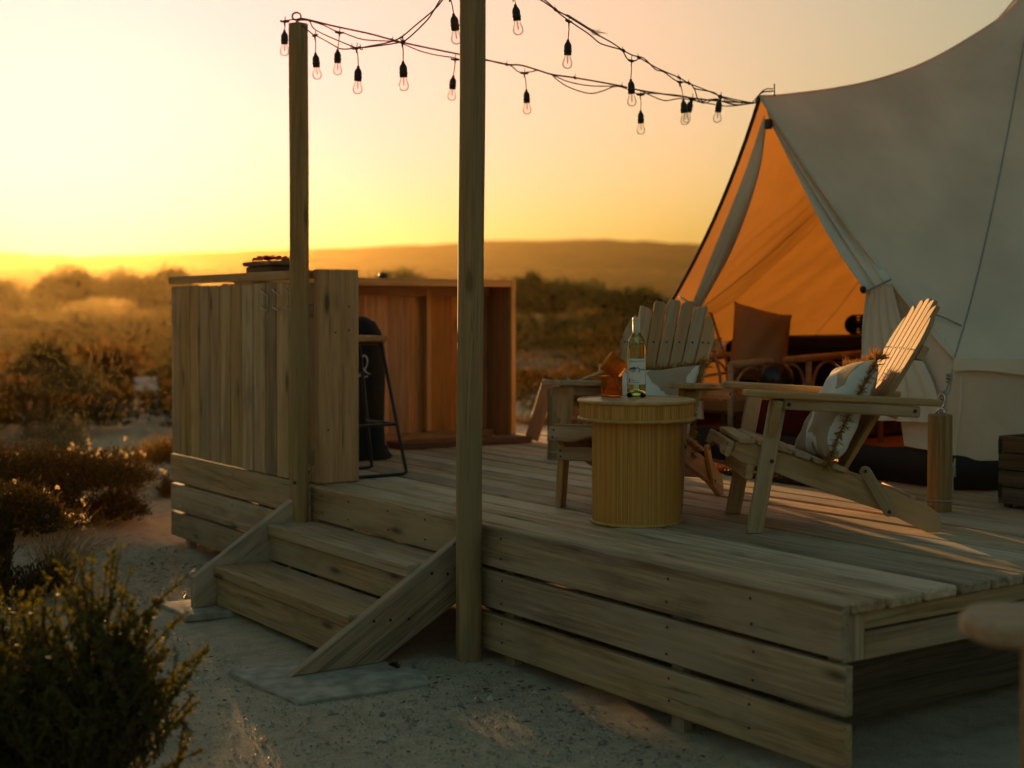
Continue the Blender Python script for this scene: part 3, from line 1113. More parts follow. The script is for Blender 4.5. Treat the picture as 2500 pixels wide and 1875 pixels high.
def fringe_mesh(edge, w_, L_=0.03, per=16, seed=5):
    rs = random.Random(seed)
    co, idx = [], []
    m = len(edge)
    for i in range(m):
        a, b = edge[i], edge[(i + 1) % m]
        for k in range(per):
            p = a.lerp(b, rs.random())
            o = p.copy()
            o.z = 0
            o.normalize()
            corner = min(abs(p.x), abs(p.y)) / (w_ / 2)
            ln = L_ * rs.uniform(0.6, 1.2) * (1.6 if corner > 0.85 else 1.0)
            d = (o + Vector((rs.gauss(0, .45), rs.gauss(0, .45), rs.gauss(0, .6)))).normalized()
            s_ = d.cross(Vector((rs.gauss(0, 1), rs.gauss(0, 1), rs.gauss(0, 1)))).normalized() * 0.0016
            q = p + d * ln * 0.6
            e = p + d * ln + Vector((rs.gauss(0, .004), rs.gauss(0, .004), rs.gauss(0, .004)))
            n0 = len(co)
            co += [p - s_, p + s_, q + s_ * 1.3, q - s_ * 1.3, e + s_ * 0.6, e - s_ * 0.6]
            idx += [n0, n0 + 1, n0 + 2, n0 + 3, n0 + 3, n0 + 2, n0 + 4, n0 + 5]
    return mesh_np('fringe', [tuple(c) for c in co], 4, idx)


def cushion(label, M, w_, h_, d_, mat=M_CUSH, seed=3, fr=True):
    me, edge = pillow_mesh('cushion', w_, h_, d_, 22, seed)
    o = obj('cushion', me, mat, None, M, True)
    tag(o, label, 'cushion')
    if fr:
        tag(obj('fringe', fringe_mesh(edge, w_, seed=seed), M_FRINGE, o, M), kind='stuff')
    return o


# leaning on the back of the near chair, on the seat
Lb = V(0, 0.362, 0.634).normalized()
nl = V(0, -Lb.z, Lb.y)
Mloc = frame(V(0.03, 0.345, 0.425), (0.94, 0.05, 0.10), nl * 0.92 + V(0.10, -0.25, 0.1))
cushion('leaf print cushion with ochre fringe on the chair nearest the rope post', M_CH1 @ Mloc, 0.42, 0.42, 0.14, seed=3)
Mloc = frame(V(0.02, 0.335, 0.395), (1, 0.0, 0.02), nl)
cushion('leaf print cushion with ochre fringe on the chair behind the table', M_CH2 @ Mloc, 0.40, 0.40, 0.12, seed=9)

# ------------------------------------------------------------------ round reeded table
TX, TY = -1.499, 0.513
tb = thing('round_table', 'round drum side table of fine upright reeds with an overhanging lid', 'table', (TX, TY, ZD))
def reed_mat(name, c0, c1):
    m, t, out = nodes(name)
    L = t.links.new
    tc = N(t, 'TexCoord')
    sp = N(t, 'SeparateXYZ')
    L(tc.outputs['Object'], sp.inputs[0])
    an = math_n(t, 'ARCTAN2', sp.outputs[1], sp.outputs[0])
    n = N(t, 'TexNoise')
    n.noise_dimensions = '2D'
    n.inputs['Scale'].default_value = 1.0
    n.inputs['Detail'].default_value = 3
    cm = N(t, 'CombineXYZ')
    L(math_n(t, 'MULTIPLY', an, 32.0), cm.inputs[0])
    L(math_n(t, 'MULTIPLY', sp.outputs[2], 1.5), cm.inputs[1])
    L(cm.outputs[0], n.inputs['Vector'])
    c = ramp(t, n.outputs[0], [(0.36, c0), (0.64, c1)]).outputs[0]
    b = N(t, 'BsdfPrincipled')
    L(c, b.inputs['Base Color'])
    b.inputs['Roughness'].default_value = 0.5
    L(b.outputs[0], out.inputs[0])
    return m


M_REED = reed_mat('split_reed', (0.44, 0.18, 0.024), (0.68, 0.315, 0.058))
M_CANE = plain('cane_edge', (0.52, 0.29, 0.07), 0.5, noise=0.3, scale=18)
T0 = Matrix.Translation((TX, TY, ZD))


def ribs(k, r):
    return r - 0.0006 * (k % 3 == 0)


obj('drum', lathe_mesh('drum', [(0.168, 0.006), (0.168, 0.395)], 345, True, ribs), M_REED, tb, T0)
obj('lid_band', lathe_mesh('lid_band', [(0.217, 0.397), (0.217, 0.455)], 444, True, ribs), M_REED, tb, T0)
for nm, r_, z_, q in (('base_hoop', 0.170, 0.006, 0.006), ('lower_hoop', 0.218, 0.396, 0.007), ('rim_hoop', 0.218, 0.462, 0.0075)):
    bm = bmesh.new()
    tube_into(bm, [V(r_ * math.cos(a), r_ * math.sin(a), z_) for a in np.linspace(0, 2 * math.pi, 73)[:-1]], q, 10, True)
    obj(nm, mesh_bm(nm, bm), M_CANE, tb, T0, True)
obj('table_top', lathe_mesh('table_top', [(0.212, 0.455), (0.212, 0.4655), (0.0001, 0.4655)], 72, False), wood('table_veneer', (0.34, 0.21, 0.08), (0.52, 0.35, 0.16), knots=0, vary=0.0, rough=0.45), tb, T0)
ZT = ZD + 0.4657


# ------------------------------------------------------------------ wine bottle
def glass_mat(name, col, rough=0.0, ior=1.45, shade=0.0):
    """Clear glass that lets sunlight through in its own colour."""
    m, t, out = nodes(name)
    L = t.links.new
    g = N(t, 'BsdfGlass')
    g.inputs['Color'].default_value = (*col, 1)
    g.inputs['Roughness'].default_value = rough
    g.inputs['IOR'].default_value = ior
    if shade:
        tr = N(t, 'BsdfTranslucent')
        tr.inputs['Color'].default_value = (col[0], col[1] * 0.75, col[2] * 0.3, 1)
        mx = N(t, 'MixShader')
        mx.inputs[0].default_value = shade
        L(g.outputs[0], mx.inputs[1])
        L(tr.outputs[0], mx.inputs[2])
        L(mx.outputs[0], out.inputs[0])
    else:
        L(g.outputs[0], out.inputs[0])
    return m


BX, BY = -1.600, 0.597
bt = thing('wine_bottle', 'clear screw cap bottle of pale white wine with a fish label on the table', 'bottle', (BX, BY, ZT))
TB = Matrix.Translation((BX, BY, ZT + 0.0005))
outer = [(0.006, 0.030), (0.016, 0.026), (0.024, 0.014), (0.029, 0.003), (0.033, 0.0), (0.036, 0.003), (0.0368, 0.010), (0.0368, 0.190), (0.0362, 0.203), (0.0335, 0.217), (0.0270, 0.232), (0.0190, 0.243), (0.0152, 0.252), (0.0143, 0.262), (0.0142, 0.304), (0.0132, 0.308)]
obj('glass_body', lathe_mesh('glass_body', outer, 48, False), glass_mat('bottle_glass', (0.98, 1.0, 0.95), 0.0, 1.10), bt, TB, True)
wine = [(0.0055, 0.0315), (0.0155, 0.0275), (0.0235, 0.0155), (0.0285, 0.0048), (0.0325, 0.0022), (0.0345, 0.0048), (0.0350, 0.011), (0.0350, 0.189), (0.0345, 0.202), (0.0320, 0.215), (0.0256, 0.230), (0.0178, 0.241), (0.0140, 0.251), (0.0132, 0.258)]
obj('wine', lathe_mesh('wine', wine, 48, True), glass_mat('white_wine', (0.99, 0.95, 0.70), 0, 1.34), bt, TB, True)
cap = [(0.0150, 0.252), (0.0152, 0.282), (0.0148, 0.2835), (0.0152, 0.285), (0.0152, 0.288), (0.0148, 0.2895), (0.0152, 0.291), (0.0152, 0.294), (0.0148, 0.2955), (0.0152, 0.297), (0.0152, 0.308), (0.0146, 0.3105), (0.0001, 0.311)]
obj('screw_cap', lathe_mesh('screw_cap', cap, 32, False), plain('cap_foil', (0.62, 0.56, 0.40), 0.4, 0.3, noise=0.05), bt, TB, True)
# label wraps the side facing the photographer
LAB_A = math.atan2(CAM_POS.y - BY, CAM_POS.x - BX) + math.radians(4)


def wrap(u, z, r):
    """u metres across the label (right is +), z up from the base."""
    a = LAB_A + u / 0.0368
    return Vector((BX + r * math.cos(a), BY + r * math.sin(a), ZT + z))


def wrapped(name, polys, r, mat, parent):
    """polys: lists of (u, z) outlines, triangulated and bent round the bottle."""
    bm = bmesh.new()
    for pl in polys:
        f = bm.faces.new([bm.verts.new((u, z, 0)) for u, z in pl])
    bmesh.ops.triangulate(bm, faces=bm.faces[:])
    bmesh.ops.subdivide_edges(bm, edges=[e for e in bm.edges if e.calc_length() > 0.006], cuts=2)
    for v in bm.verts:
        v.co = wrap(v.co.x, v.co.y, r)
    return obj(name, mesh_bm(name, bm), mat, parent)


bm = bmesh.new()
cols_ = []
for i in range(25):
    u = -0.043 + 0.086 * i / 24
    cols_.append([bm.verts.new(wrap(u, z, 0.0371)) for z in (0.052, 0.152)])
for a, b in zip(cols_, cols_[1:]):
    bm.faces.new((a[0], b[0], b[1], a[1]))
M_PAPER = plain('label_paper', (0.80, 0.77, 0.72), 0.75, noise=0.03)
lab = obj('label', mesh_bm('label', bm), M_PAPER, bt, None, True)
M_INK = plain('label_ink', (0.06, 0.055, 0.06), 0.7, noise=0.02)
M_NAVY = plain('fish_back', (0.03, 0.07, 0.13), 0.7, noise=0.3, scale=200)
M_SILVER = plain('fish_belly', (0.40, 0.42, 0.36), 0.7, noise=0.15, scale=200)


def label_text(body, size, u, z, parent, align='CENTER', sx=1.0):
    cu = bpy.data.curves.new('label_text', 'FONT')
    cu.body = body
    cu.size = size
    cu.align_x = align
    to = bpy.data.objects.new('label_text', cu)
    COL.objects.link(to)
    dg = bpy.context.evaluated_depsgraph_get()
    me = bpy.data.meshes.new_from_object(to.evaluated_get(dg))
    bpy.data.objects.remove(to)
    bpy.data.curves.remove(cu)
    me.materials.clear()
    for v in me.vertices:
        v.co = wrap(u + v.co.x * sx, z + v.co.y, 0.03735)
    return obj('label_text', me, M_INK, parent)


label_text('LINCOLN ESTATE', 0.0092, 0.0, 0.1385, lab, sx=0.95)
label_text('2021', 0.0052, -0.0265, 0.0715, lab, 'LEFT')
label_text('RESERVE', 0.0052, -0.0265, 0.0652, lab, 'LEFT')
label_text('Sauvignon Blanc', 0.0058, -0.0265, 0.0588, lab, 'LEFT')
wrapped('label_bar', [[(-0.0345, 0.058), (-0.0298, 0.058), (-0.0298, 0.0755), (-0.0345, 0.0755)]], 0.03735, M_INK, lab)
fc_u, fc_z = -0.001, 0.1085


def fish_pts(l):
    return [(fc_u + a * 0.036, fc_z + b * 0.030) for a, b in l]


back_ = [(-0.98, 0.02), (-0.8, 0.20), (-0.55, 0.31), (-0.42, 0.33), (-0.28, 0.46), (-0.22, 0.33), (0.02, 0.29), (0.18, 0.46), (0.16, 0.24), (0.45, 0.14), (0.72, 0.07), (0.74, 0.02), (0.3, 0.10), (-0.3, 0.13), (-0.7, 0.06)]
belly = [(-0.98, 0.02), (-0.7, 0.06), (-0.3, 0.13), (0.3, 0.10), (0.74, 0.02), (0.72, -0.02), (0.4, -0.12), (0.1, -0.22), (-0.3, -0.28), (-0.6, -0.24), (-0.85, -0.12)]
tail = [(0.72, 0.05), (0.86, 0.16), (0.97, 0.42), (0.92, 0.10), (0.90, 0.0), (0.98, -0.24), (0.84, -0.10), (0.72, -0.02)]
fin1 = [(0.20, -0.20), (0.30, -0.38), (0.36, -0.15)]
fin2 = [(-0.52, -0.26), (-0.44, -0.42), (-0.38, -0.28)]
fin3 = [(-0.45, 0.0), (-0.12, -0.04), (-0.42, 0.07)]
wrapped('fish_belly', [fish_pts(belly)], 0.03735, M_SILVER, lab)
wrapped('fish_back', [fish_pts(back_), fish_pts(tail), fish_pts(fin1), fish_pts(fin2)], 0.0374, M_NAVY, lab)
wrapped('fish_fin', [fish_pts(fin3)], 0.03745, M_NAVY, lab)


# ------------------------------------------------------------------ amber tumblers
def tumbler_mesh():
    n = 100
    H, R = 0.082, 0.0395

    def rb(k, r):
        return r + (0.0034 * (0.5 + 0.5 * math.cos(k * 2 * math.pi / 5)) if r > 0.0370 else 0)
    prof = [(0.0001, 0.0), (0.034, 0.0), (0.0376, 0.003), (0.0385, 0.007), (R - 0.001, 0.010), (R - 0.001, H - 0.003), (R - 0.0018, H), (R - 0.004, H - 0.0006), (R - 0.0042, 0.014), (R - 0.007, 0.009), (0.0001, 0.0085)]
    return lathe_mesh('tumbler', prof, n, False, rb)


M_AMBER = glass_mat('amber_glass', (1.0, 0.70, 0.28), 0.0, 1.45, 0.12)
GX, GY = -1.676, 0.535
tm = tumbler_mesh()
g1 = obj('tumbler', tm, M_AMBER, None, Matrix.Translation((GX, GY, ZT + 0.001)), True)
tag(g1, 'upright ribbed amber glass tumbler standing on the table', 'tumbler', 'amber tumblers')
# the other one lies tilted in its mouth; its axis leans to the left of the photographer
axis = (-RIGHT * 0.80 + V(0, 0, 1) * 0.60 - FWH * 0.05).normalized()
cen = V(GX, GY, ZT) + RIGHT * 0.010 + V(0, 0, 0.1205)
base = cen - axis * 0.041
Mg = frame(base, axis.orthogonal(), axis)
g2 = obj('tumbler', tm, None, None, Mg, True)
tag(g2, 'tilted ribbed amber glass tumbler resting in the mouth of the other', 'tumbler', 'amber tumblers')

# ------------------------------------------------------------------ bar stool and covered burner
sto = thing('bar_stool', 'black wire bar stool with a pale wooden seat behind the counter end', 'stool', (-3.45, 0.33, ZD))
ZS = 1.155
for x_, xt in ((-3.285, -3.345), (-3.625, -3.565)):
    p = [V(xt, 0.445, ZS - 0.012), V(x_, 0.545, ZD + 0.035), V(x_, 0.548, ZD + 0.016), V(x_, 0.530, ZD + 0.0085), V(x_, 0.13, ZD + 0.0085), V(x_, 0.112, ZD + 0.016), V(x_, 0.115, ZD + 0.035), V(xt, 0.215, ZS - 0.012)]
    bm = bmesh.new()
    tube_into(bm, p, 0.0085, 8)
    obj('sled_leg', mesh_bm('sled_leg', bm), M_BLACK, sto, None, True)
bm = bmesh.new()
tube_into(bm, [V(-3.308, 0.505, ZD + 0.25), V(-3.602, 0.505, ZD + 0.25)], 0.0075, 8)
tube_into(bm, [V(-3.308, 0.155, ZD + 0.25), V(-3.602, 0.155, ZD + 0.25)], 0.0075, 8)
tube_into(bm, [V(-3.308, 0.155, ZD + 0.25), V(-3.308, 0.505, ZD + 0.25)], 0.0075, 8)
obj('foot_rail', mesh_bm('foot_rail', bm), M_BLACK, sto, None, True)
bm = bmesh.new()
tube_into(bm, [V(-3.345, 0.215, ZS - 0.012), V(-3.345, 0.445, ZS - 0.012), V(-3.565, 0.445, ZS - 0.012), V(-3.565, 0.215, ZS - 0.012)], 0.0075, 8, True)
obj('seat_ring', mesh_bm('seat_ring', bm), M_BLACK, sto, None, True)
prism('seat', [(-0.15, -0.13), (0.15, -0.13), (0.15, 0.13), (-0.15, 0.13)], 0.028, Matrix.Translation((-3.455, 0.33, ZS + 0.0105)), M_CHAIR, sto, 0.006)

M_COVER = cloth('black_cover', (0.018, 0.019, 0.018), scale=120, wrinkle=0.6, bump=0.5)
CVX, CVY = -4.16, 0.75
cv = thing('gas_bottle_cover', 'black fabric cover with pale curled emblem standing behind the bar stool', 'cover', (CVX, CVY, ZD))


def wav(k, r):
    return r * (1 + 0.05 * math.sin(k * 2 * math.pi / 36 * 5) + 0.02 * math.sin(k * 2 * math.pi / 36 * 11))


obj('fabric', lathe_mesh('fabric', [(0.20, 0.0), (0.185, 0.02), (0.155, 0.07), (0.150, 0.2), (0.158, 0.45), (0.158, 0.56), (0.150, 0.62), (0.135, 0.68), (0.105, 0.735), (0.05, 0.765), (0.001, 0.77)], 36, False, wav), M_COVER, cv, Matrix.Translation((CVX, CVY, ZD)), True)
ea = math.atan2(CAM_POS.y - CVY, CAM_POS.x - CVX) + 0.25
er = Vector((-math.sin(ea), math.cos(ea), 0))
ec = V(CVX, CVY, ZD) + Vector((math.cos(ea), math.sin(ea), 0)) * 0.163 + V(0, 0, 0.50)
bm = bmesh.new()
tube_into(bm, smooth_path([ec + er * a + V(0, 0, b) for a, b in ((-0.03, -0.045), (0.0, -0.02), (0.018, 0.02), (0.012, 0.052), (-0.006, 0.058), (-0.017, 0.03), (-0.008, 0.0), (0.012, -0.03), (0.034, -0.04))], 5), 0.0045, 5)
tube_into(bm, smooth_path([ec + er * a + V(0, 0, b) for a, b in ((-0.04, -0.03), (-0.03, -0.05), (-0.015, -0.045), (0.0, -0.055), (0.02, -0.05))], 4), 0.004, 5)
obj('emblem', mesh_bm('emblem', bm), plain('pale_print', (0.5, 0.47, 0.4), 0.8), cv, None, True)

# ------------------------------------------------------------------ bell tent
M_CANVAS = cloth('canvas', (0.90, 0.745, 0.55), trans=0.17, tcol=(1.0, 0.50, 0.11), scale=700, bump=0.45, wrinkle=1.6)
M_WALLC = cloth('wall_canvas', (0.73, 0.65, 0.49), trans=0.09, tcol=(1.0, 0.50, 0.12), scale=700, bump=0.45, wrinkle=1.8)
M_FLAP = cloth('door_canvas', (0.80, 0.75, 0.62), trans=0.06, tcol=(1.0, 0.55, 0.2), scale=700, bump=0.4, wrinkle=1.2)
M_SEAM = cloth('seam_webbing', (0.36, 0.35, 0.29), scale=400)
M_SOD = cloth('mud_skirt', (0.030, 0.024, 0.020), scale=80, wrinkle=0.5, bump=0.4, rough=0.6)
TC = Vector((-2.475, 4.30, 0))
APEX = Vector((-2.475, 4.34, 3.26))
PEAK = Vector((-2.52, 2.16, 2.375))
EAVE = 1.085
CORN = [(-3.555, 2.255), (-1.400, 2.255)]
tent = thing('bell_tent', 'large cream canvas bell tent with its front flaps tied open', 'tent', (TC.x, TC.y, ZD))
# polygon of eave corners, counter-clockwise, starting at the right door corner
rad = math.hypot(CORN[1][0] - TC.x, CORN[1][1] - TC.y)
a_r = math.atan2(CORN[1][1] - TC.y, CORN[1][0] - TC.x)
a_l = math.atan2(CORN[0][1] - TC.y, CORN[0][0] - TC.x) + 2 * math.pi
NS = 8
cor = []
for k in range(NS + 1):
    a = a_r + (a_l - a_r) * k / NS
    cor.append(Vector((TC.x + rad * math.cos(a), TC.y + rad * math.sin(a), EAVE)))
cor[0] = Vector((*CORN[1], EAVE))
cor[-1] = Vector((*CORN[0], EAVE))


def rope_line(p, q, sag, n):
    """A canvas ridge from eave p to apex q that hangs a little below the straight line."""
    out = []
    for k in range(n + 1):
        t_ = k / n
        v = p.lerp(q, t_)
        v.z -= sag * 4 * t_ * (1 - t_) * (1 - 0.35 * t_)
        out.append(v)
    return out


def folds(u, t_, seed):
    """Tension creases that fan out from the two lower corners of a canvas panel."""
    out = 0.0
    for uu, k in ((u, 0.0), (1 - u, 1.7)):
        r_ = math.hypot(uu, t_ * 1.3)
        th = math.atan2(t_ * 1.3, max(1e-6, uu))
        out += math.sin(th * 17 + k + seed * 2.1 + 1.2 * math.sin(r_ * 5)) * r_ * math.exp(-r_ * 2.6) * math.sin(2 * th) ** 2
    diag = math.sin(t_ * 34 + u * 9 + seed * 1.3 + 1.5 * math.sin(u * 4 + seed)) * 0.006 * math.exp(-((t_ - 0.3) / 0.28) ** 2)
    return diag * 4 * u * (1 - u) * 1.2 + 0.11 * out * 4 * u * (1 - u) * (1 - t_)


def panel_mesh(name, ra, rb, m=10, slack=0.04, seed=0, bulge=None):
    """Canvas between two ridge lines; slack pulls it in between them."""
    bm = bmesh.new()
    rows = []
    rs = random.Random(seed)
    ph = rs.uniform(0, 6)
    for a, b in zip(ra, rb):
        row = []
        for i in range(m + 1):
            u = i / m
            v = a.lerp(b, u)
            wd = (b - a).length
            inw = (Vector((TC.x, TC.y, v.z - 0.6)) - v).normalized()
            v = v + inw * (slack * 4 * u * (1 - u) * min(1, wd / 1.2))
            v = v + inw * 0.02 * u * (1 - u) * math.sin(9 * u + v.z * 7 + ph) * min(1, wd)
            v = v + inw * folds(u, len(rows) / (len(ra) - 1), seed) * (1.0 if seed >= NS - 3 else 0.12)
            row.append(bm.verts.new(v))
        rows.append(row)
    for a, b in zip(rows, rows[1:]):
        for i in range(m):
            bm.faces.new((a[i], a[i + 1], b[i + 1], b[i]))
    bmesh.ops.remove_doubles(bm, verts=bm.verts, dist=1e-5)
    return mesh_bm(name, bm)


NR = 40
ridges = [rope_line(c, APEX, 0.20, NR) for c in cor]
for k in range(NS):
    obj('roof_panel', panel_mesh('roof_panel', ridges[k], ridges[k + 1], 30, 0.05, k), M_CANVAS, tent, None, True)
# ridge from the door peak to the apex follows the photograph's sagging line
door_ridge = smooth_path([PEAK, (-2.50, 2.27, 2.385), (-2.475, 2.635, 2.447), (-2.475, 2.99, 2.53), (-2.475, 3.363, 2.655), (-2.475, 3.757, 2.838), (-2.475, 4.10, 3.03), APEX], 4)
NRD = len(door_ridge) - 1


def resample(pts, n):
    d = [0.0]
    for a, b in zip(pts, pts[1:]):
        d.append(d[-1] + (b - a).length)
    out = []
    for k in range(n + 1):
        s_ = d[-1] * k / n
        i = max(0, min(len(pts) - 2, int(np.searchsorted(d, s_)) - 1))
        f = (s_ - d[i]) / max(1e-9, d[i + 1] - d[i])
        out.append(pts[i].lerp(pts[i + 1], f))
    return out


dr = resample(door_ridge, NR)


def door_edge(corner, bow):
    """Front hem of the roof, peak down to the eave corner, bowed a little inward."""
    out = []
    for k in range(15):
        t_ = k / 14
        v = PEAK.lerp(corner, t_)
        q = 4 * t_ * (1 - t_)
        v += Vector((bow * q, 0.03 * q, -0.04 * q))
        out.append(v)
    return out


hem_r = door_edge(cor[0], -0.035)
hem_l = door_edge(cor[-1], 0.035)


def door_panel(name, hem, ridge_corner, flip, seed):
    """Triangular roof piece: hem (front edge), door ridge (top), corner ridge (side)."""
    bm = bmesh.new()
    m = 36
    hem2 = resample(hem, m)
    rows = []
    for j in range(NR + 1):
        t_ = j / NR
        a, b = dr[j], ridge_corner[j]
        row = []
        for i in range(m + 1):
            u = i / m
            v = a.lerp(b, u)
            if j == 0:
                v = hem2[i].copy()
            else:
                off = hem2[i] - PEAK.lerp(hem2[-1], u)
                v = v + off * (1 - t_) ** 2
            inw = (Vector((TC.x, TC.y, v.z - 0.6)) - v).normalized()
            v = v + inw * 0.045 * 4 * u * (1 - u) * math.sin(math.pi * min(1, t_ * 1.02)) * (1 - t_)
            if j:
                v = v + inw * folds(1 - u if not flip else 1 - u, t_, seed) * (1.0 if flip else 0.10)
                v = v + inw * 0.024 * u * (1 - u) * math.sin(10 * u + 6 * t_ + seed)
            row.append(bm.verts.new(v))
        rows.append(row)
    for a, b in zip(rows, rows[1:]):
        for i in range(m):
            bm.faces.new((a[i], a[i + 1], b[i + 1], b[i]))
    bmesh.ops.remove_doubles(bm, verts=bm.verts, dist=1e-5)
    return obj(name, mesh_bm(name, bm), M_CANVAS, tent, None, True)


door_panel('door_roof_panel', hem_r, ridges[0], False, 1)
door_panel('door_roof_panel', hem_l, ridges[-1], True, 2)
# walls under the eave
for k in range(NS):
    a, b = cor[k], cor[k + 1]
    bm = bmesh.new()
    rows = []
    for j in range(9):
        z = EAVE - 0.004 - (EAVE - ZD - 0.135) * j / 8
        row = []
        for i in range(15):
            u = i / 14
            v = a.lerp(b, u)
            o_ = (Vector((v.x, v.y, 0)) - TC).normalized()
            v = v + o_ * (-0.012 + 0.010 * math.sin(u * 17 + j * 0.7 + k) * j / 8)
            v.z = z + 0.018 * math.sin(math.pi * u) * (j / 8)
            row.append(bm.verts.new(v))
        rows.append(row)
    for p, q in zip(rows, rows[1:]):
        for i in range(14):
            bm.faces.new((p[i], p[i + 1], q[i + 1], q[i]))
    obj('wall_panel', mesh_bm('wall_panel', bm), M_WALLC, tent, None, True)
    # scalloped valance over the wall
    bm = bmesh.new()
    rows = []
    for j in range(4):
        row = []
        for i in range(19):
            u = i / 18
            v = a.lerp(b, u)
            o_ = (Vector((v.x, v.y, 0)) - TC).normalized()
            v = v + o_ * (0.004 + 0.014 * j / 3 + 0.006 * math.sin(u * 23 + k) * j / 3)
            v.z = EAVE + 0.004 - (0.075 - 0.02 * math.cos(u * 2 * math.pi) - 0.006 * math.sin(u * 19)) * j / 3
            row.append(bm.verts.new(v))
        rows.append(row)
    for p, q in zip(rows, rows[1:]):
        for i in range(18):
            bm.faces.new((p[i], p[i + 1], q[i + 1], q[i]))
    obj('valance', mesh_bm('valance', bm), M_CANVAS, tent, None, True)
# dark mud skirt all round, also under the doorway
ringc = [Vector((c.x, c.y, 0)) for c in cor]
for k in range(NS + 1):
    a, b = (ringc[k], ringc[k + 1]) if k < NS else (ringc[-1], ringc[0])
    bm = bmesh.new()
    rows = []
    for j in range(5):
        row = []
        for i in range(17):
            u = i / 16
            v = a.lerp(b, u)
            o_ = (v - TC).normalized()
            v = v + o_ * (-0.02 + 0.03 * math.sin(j / 4 * math.pi) + 0.006 * math.sin(u * 21 + j))
            v.z = ZD + 0.002 + (0.165 + 0.006 * math.sin(u * 30)) * j / 4
            row.append(bm.verts.new(v))
        rows.append(row)
    for p, q in zip(rows, rows[1:]):
        for i in range(16):
            bm.faces.new((p[i], p[i + 1], q[i + 1], q[i]))
    obj('mud_skirt', mesh_bm('mud_skirt', bm), M_SOD, tent, None, True)
# groundsheet inside
bm = bmesh.new()
bm.faces.new([bm.verts.new((TC.x + (c.x - TC.x) * 0.975, TC.y + (c.y - TC.y) * 0.975, ZD + 0.012)) for c in cor])
obj('groundsheet', mesh_bm('groundsheet', bm), cloth('groundsheet', (0.10, 0.06, 0.035), scale=60), tent)
# seams and hems
for k in range(NS + 1):
    tube('roof_seam', [p + Vector((p.x - TC.x, p.y - TC.y, 0.5)).normalized() * 0.002 for p in ridges[k]], 0.0038, M_SEAM, tent, 5, 0)
tube('ridge_seam', [p + V(0, 0, 0.004) for p in dr], 0.005, M_CANVAS, tent, 5, 0)
tube('front_hem', hem_r, 0.007, M_CANVAS, tent, 6, 0)
tube('front_hem', hem_l, 0.011, cloth('dark_hem', (0.05, 0.042, 0.03)), tent, 6, 0)
# stay webbing that runs from the corner seam to the front hem
mid = ridges[0][4]
tube('stay_webbing', [mid + V(0.0, -0.02, 0.0), hem_r[11].lerp(mid, 0.5) + V(0.03, -0.045, 0.0), hem_r[12] + V(0.02, -0.02, 0)], 0.004, M_SEAM, tent, 5, 4)
p_ = ridges[0][6].lerp(ridges[1][6], 0.12)
# small sewn patch on the roof
pc = ridges[0][4].lerp(ridges[1][4], 0.10) + V(0.02, -0.01, 0.02)


# door curtains: cloth gathered at the tie and hanging below it
def curtain(name, outer_pts, inner_pts, folds, depth, n=46, m=34, seed=1):
    o_ = resample([Vector(p) for p in smooth_path(outer_pts, 6)], m)
    i_ = resample([Vector(p) for p in smooth_path(inner_pts, 6)], m)
    bm = bmesh.new()
    rows = []
    for j in range(m + 1):
        row = []
        wd = (i_[j] - o_[j]).length
        for i in range(n + 1):
            u = i / n
            v = o_[j].lerp(i_[j], u)
            amp = depth * (0.25 + 0.75 * u) * min(1.0, 0.15 + j / m * 1.3)
            s_ = math.sin(u * folds * 2 * math.pi + 0.8 * math.sin(j * 0.13 + seed)) + 0.35 * math.sin(u * folds * 4.7 + j * 0.1 + seed)
            v = v + Vector((0.3 * amp * math.cos(u * folds * 6.28), -amp * s_, 0))
            row.append(bm.verts.new(v))
        rows.append(row)
    for a, b in zip(rows, rows[1:]):
        for i in range(n):
            bm.faces.new((a[i], a[i + 1], b[i + 1], b[i]))
    return obj(name, mesh_bm(name, bm), M_FLAP, tent, None, True)


TIE_R = V(-1.83, 2.22, 1.395)
TIE_L = V(-3.07, 2.235, 1.325)
# right side: flat flap from the hem to the gathered edge, then a hanging skirt
curtain('door_flap', [hem_r[0] + V(0.01, 0.03, -0.05), hem_r[4] + V(0, .03, 0), hem_r[8] + V(0, .03, 0), TIE_R + V(0.11, 0.0, 0.03)],
        [PEAK + V(0.03, 0.04, -0.13), V(-2.30, 2.22, 1.93), V(-2.05, 2.20, 1.62), TIE_R + V(-0.035, -0.01, -0.005)], 2.6, 0.020, seed=1)
curtain('door_flap', [TIE_R + V(0.11, 0.0, 0.03), V(-1.66, 2.23, 1.22), V(-1.52, 2.24, 1.0), V(-1.44, 2.235, 0.80)],
        [TIE_R + V(-0.035, -0.01, -0.005), V(-1.885, 2.20, 1.2), V(-1.90, 2.19, 0.98), V(-1.93, 2.18, 0.79)], 5.0, 0.026, seed=2)
# cloth between hem and flap further down the right side
curtain('side_flap', [hem_r[7] + V(0, 0.035, 0), hem_r[10] + V(0, 0.035, 0), cor[0] + V(0.0, 0.03, 0.0), cor[0] + V(0.0, 0.02, -0.43)],
        [hem_r[7] + V(-0.06, 0.04, -0.02), TIE_R + V(0.03, 0.04, 0.02), V(-1.76, 2.27, 1.1), V(-1.68, 2.26, 0.68)], 1.5, 0.008, seed=3)
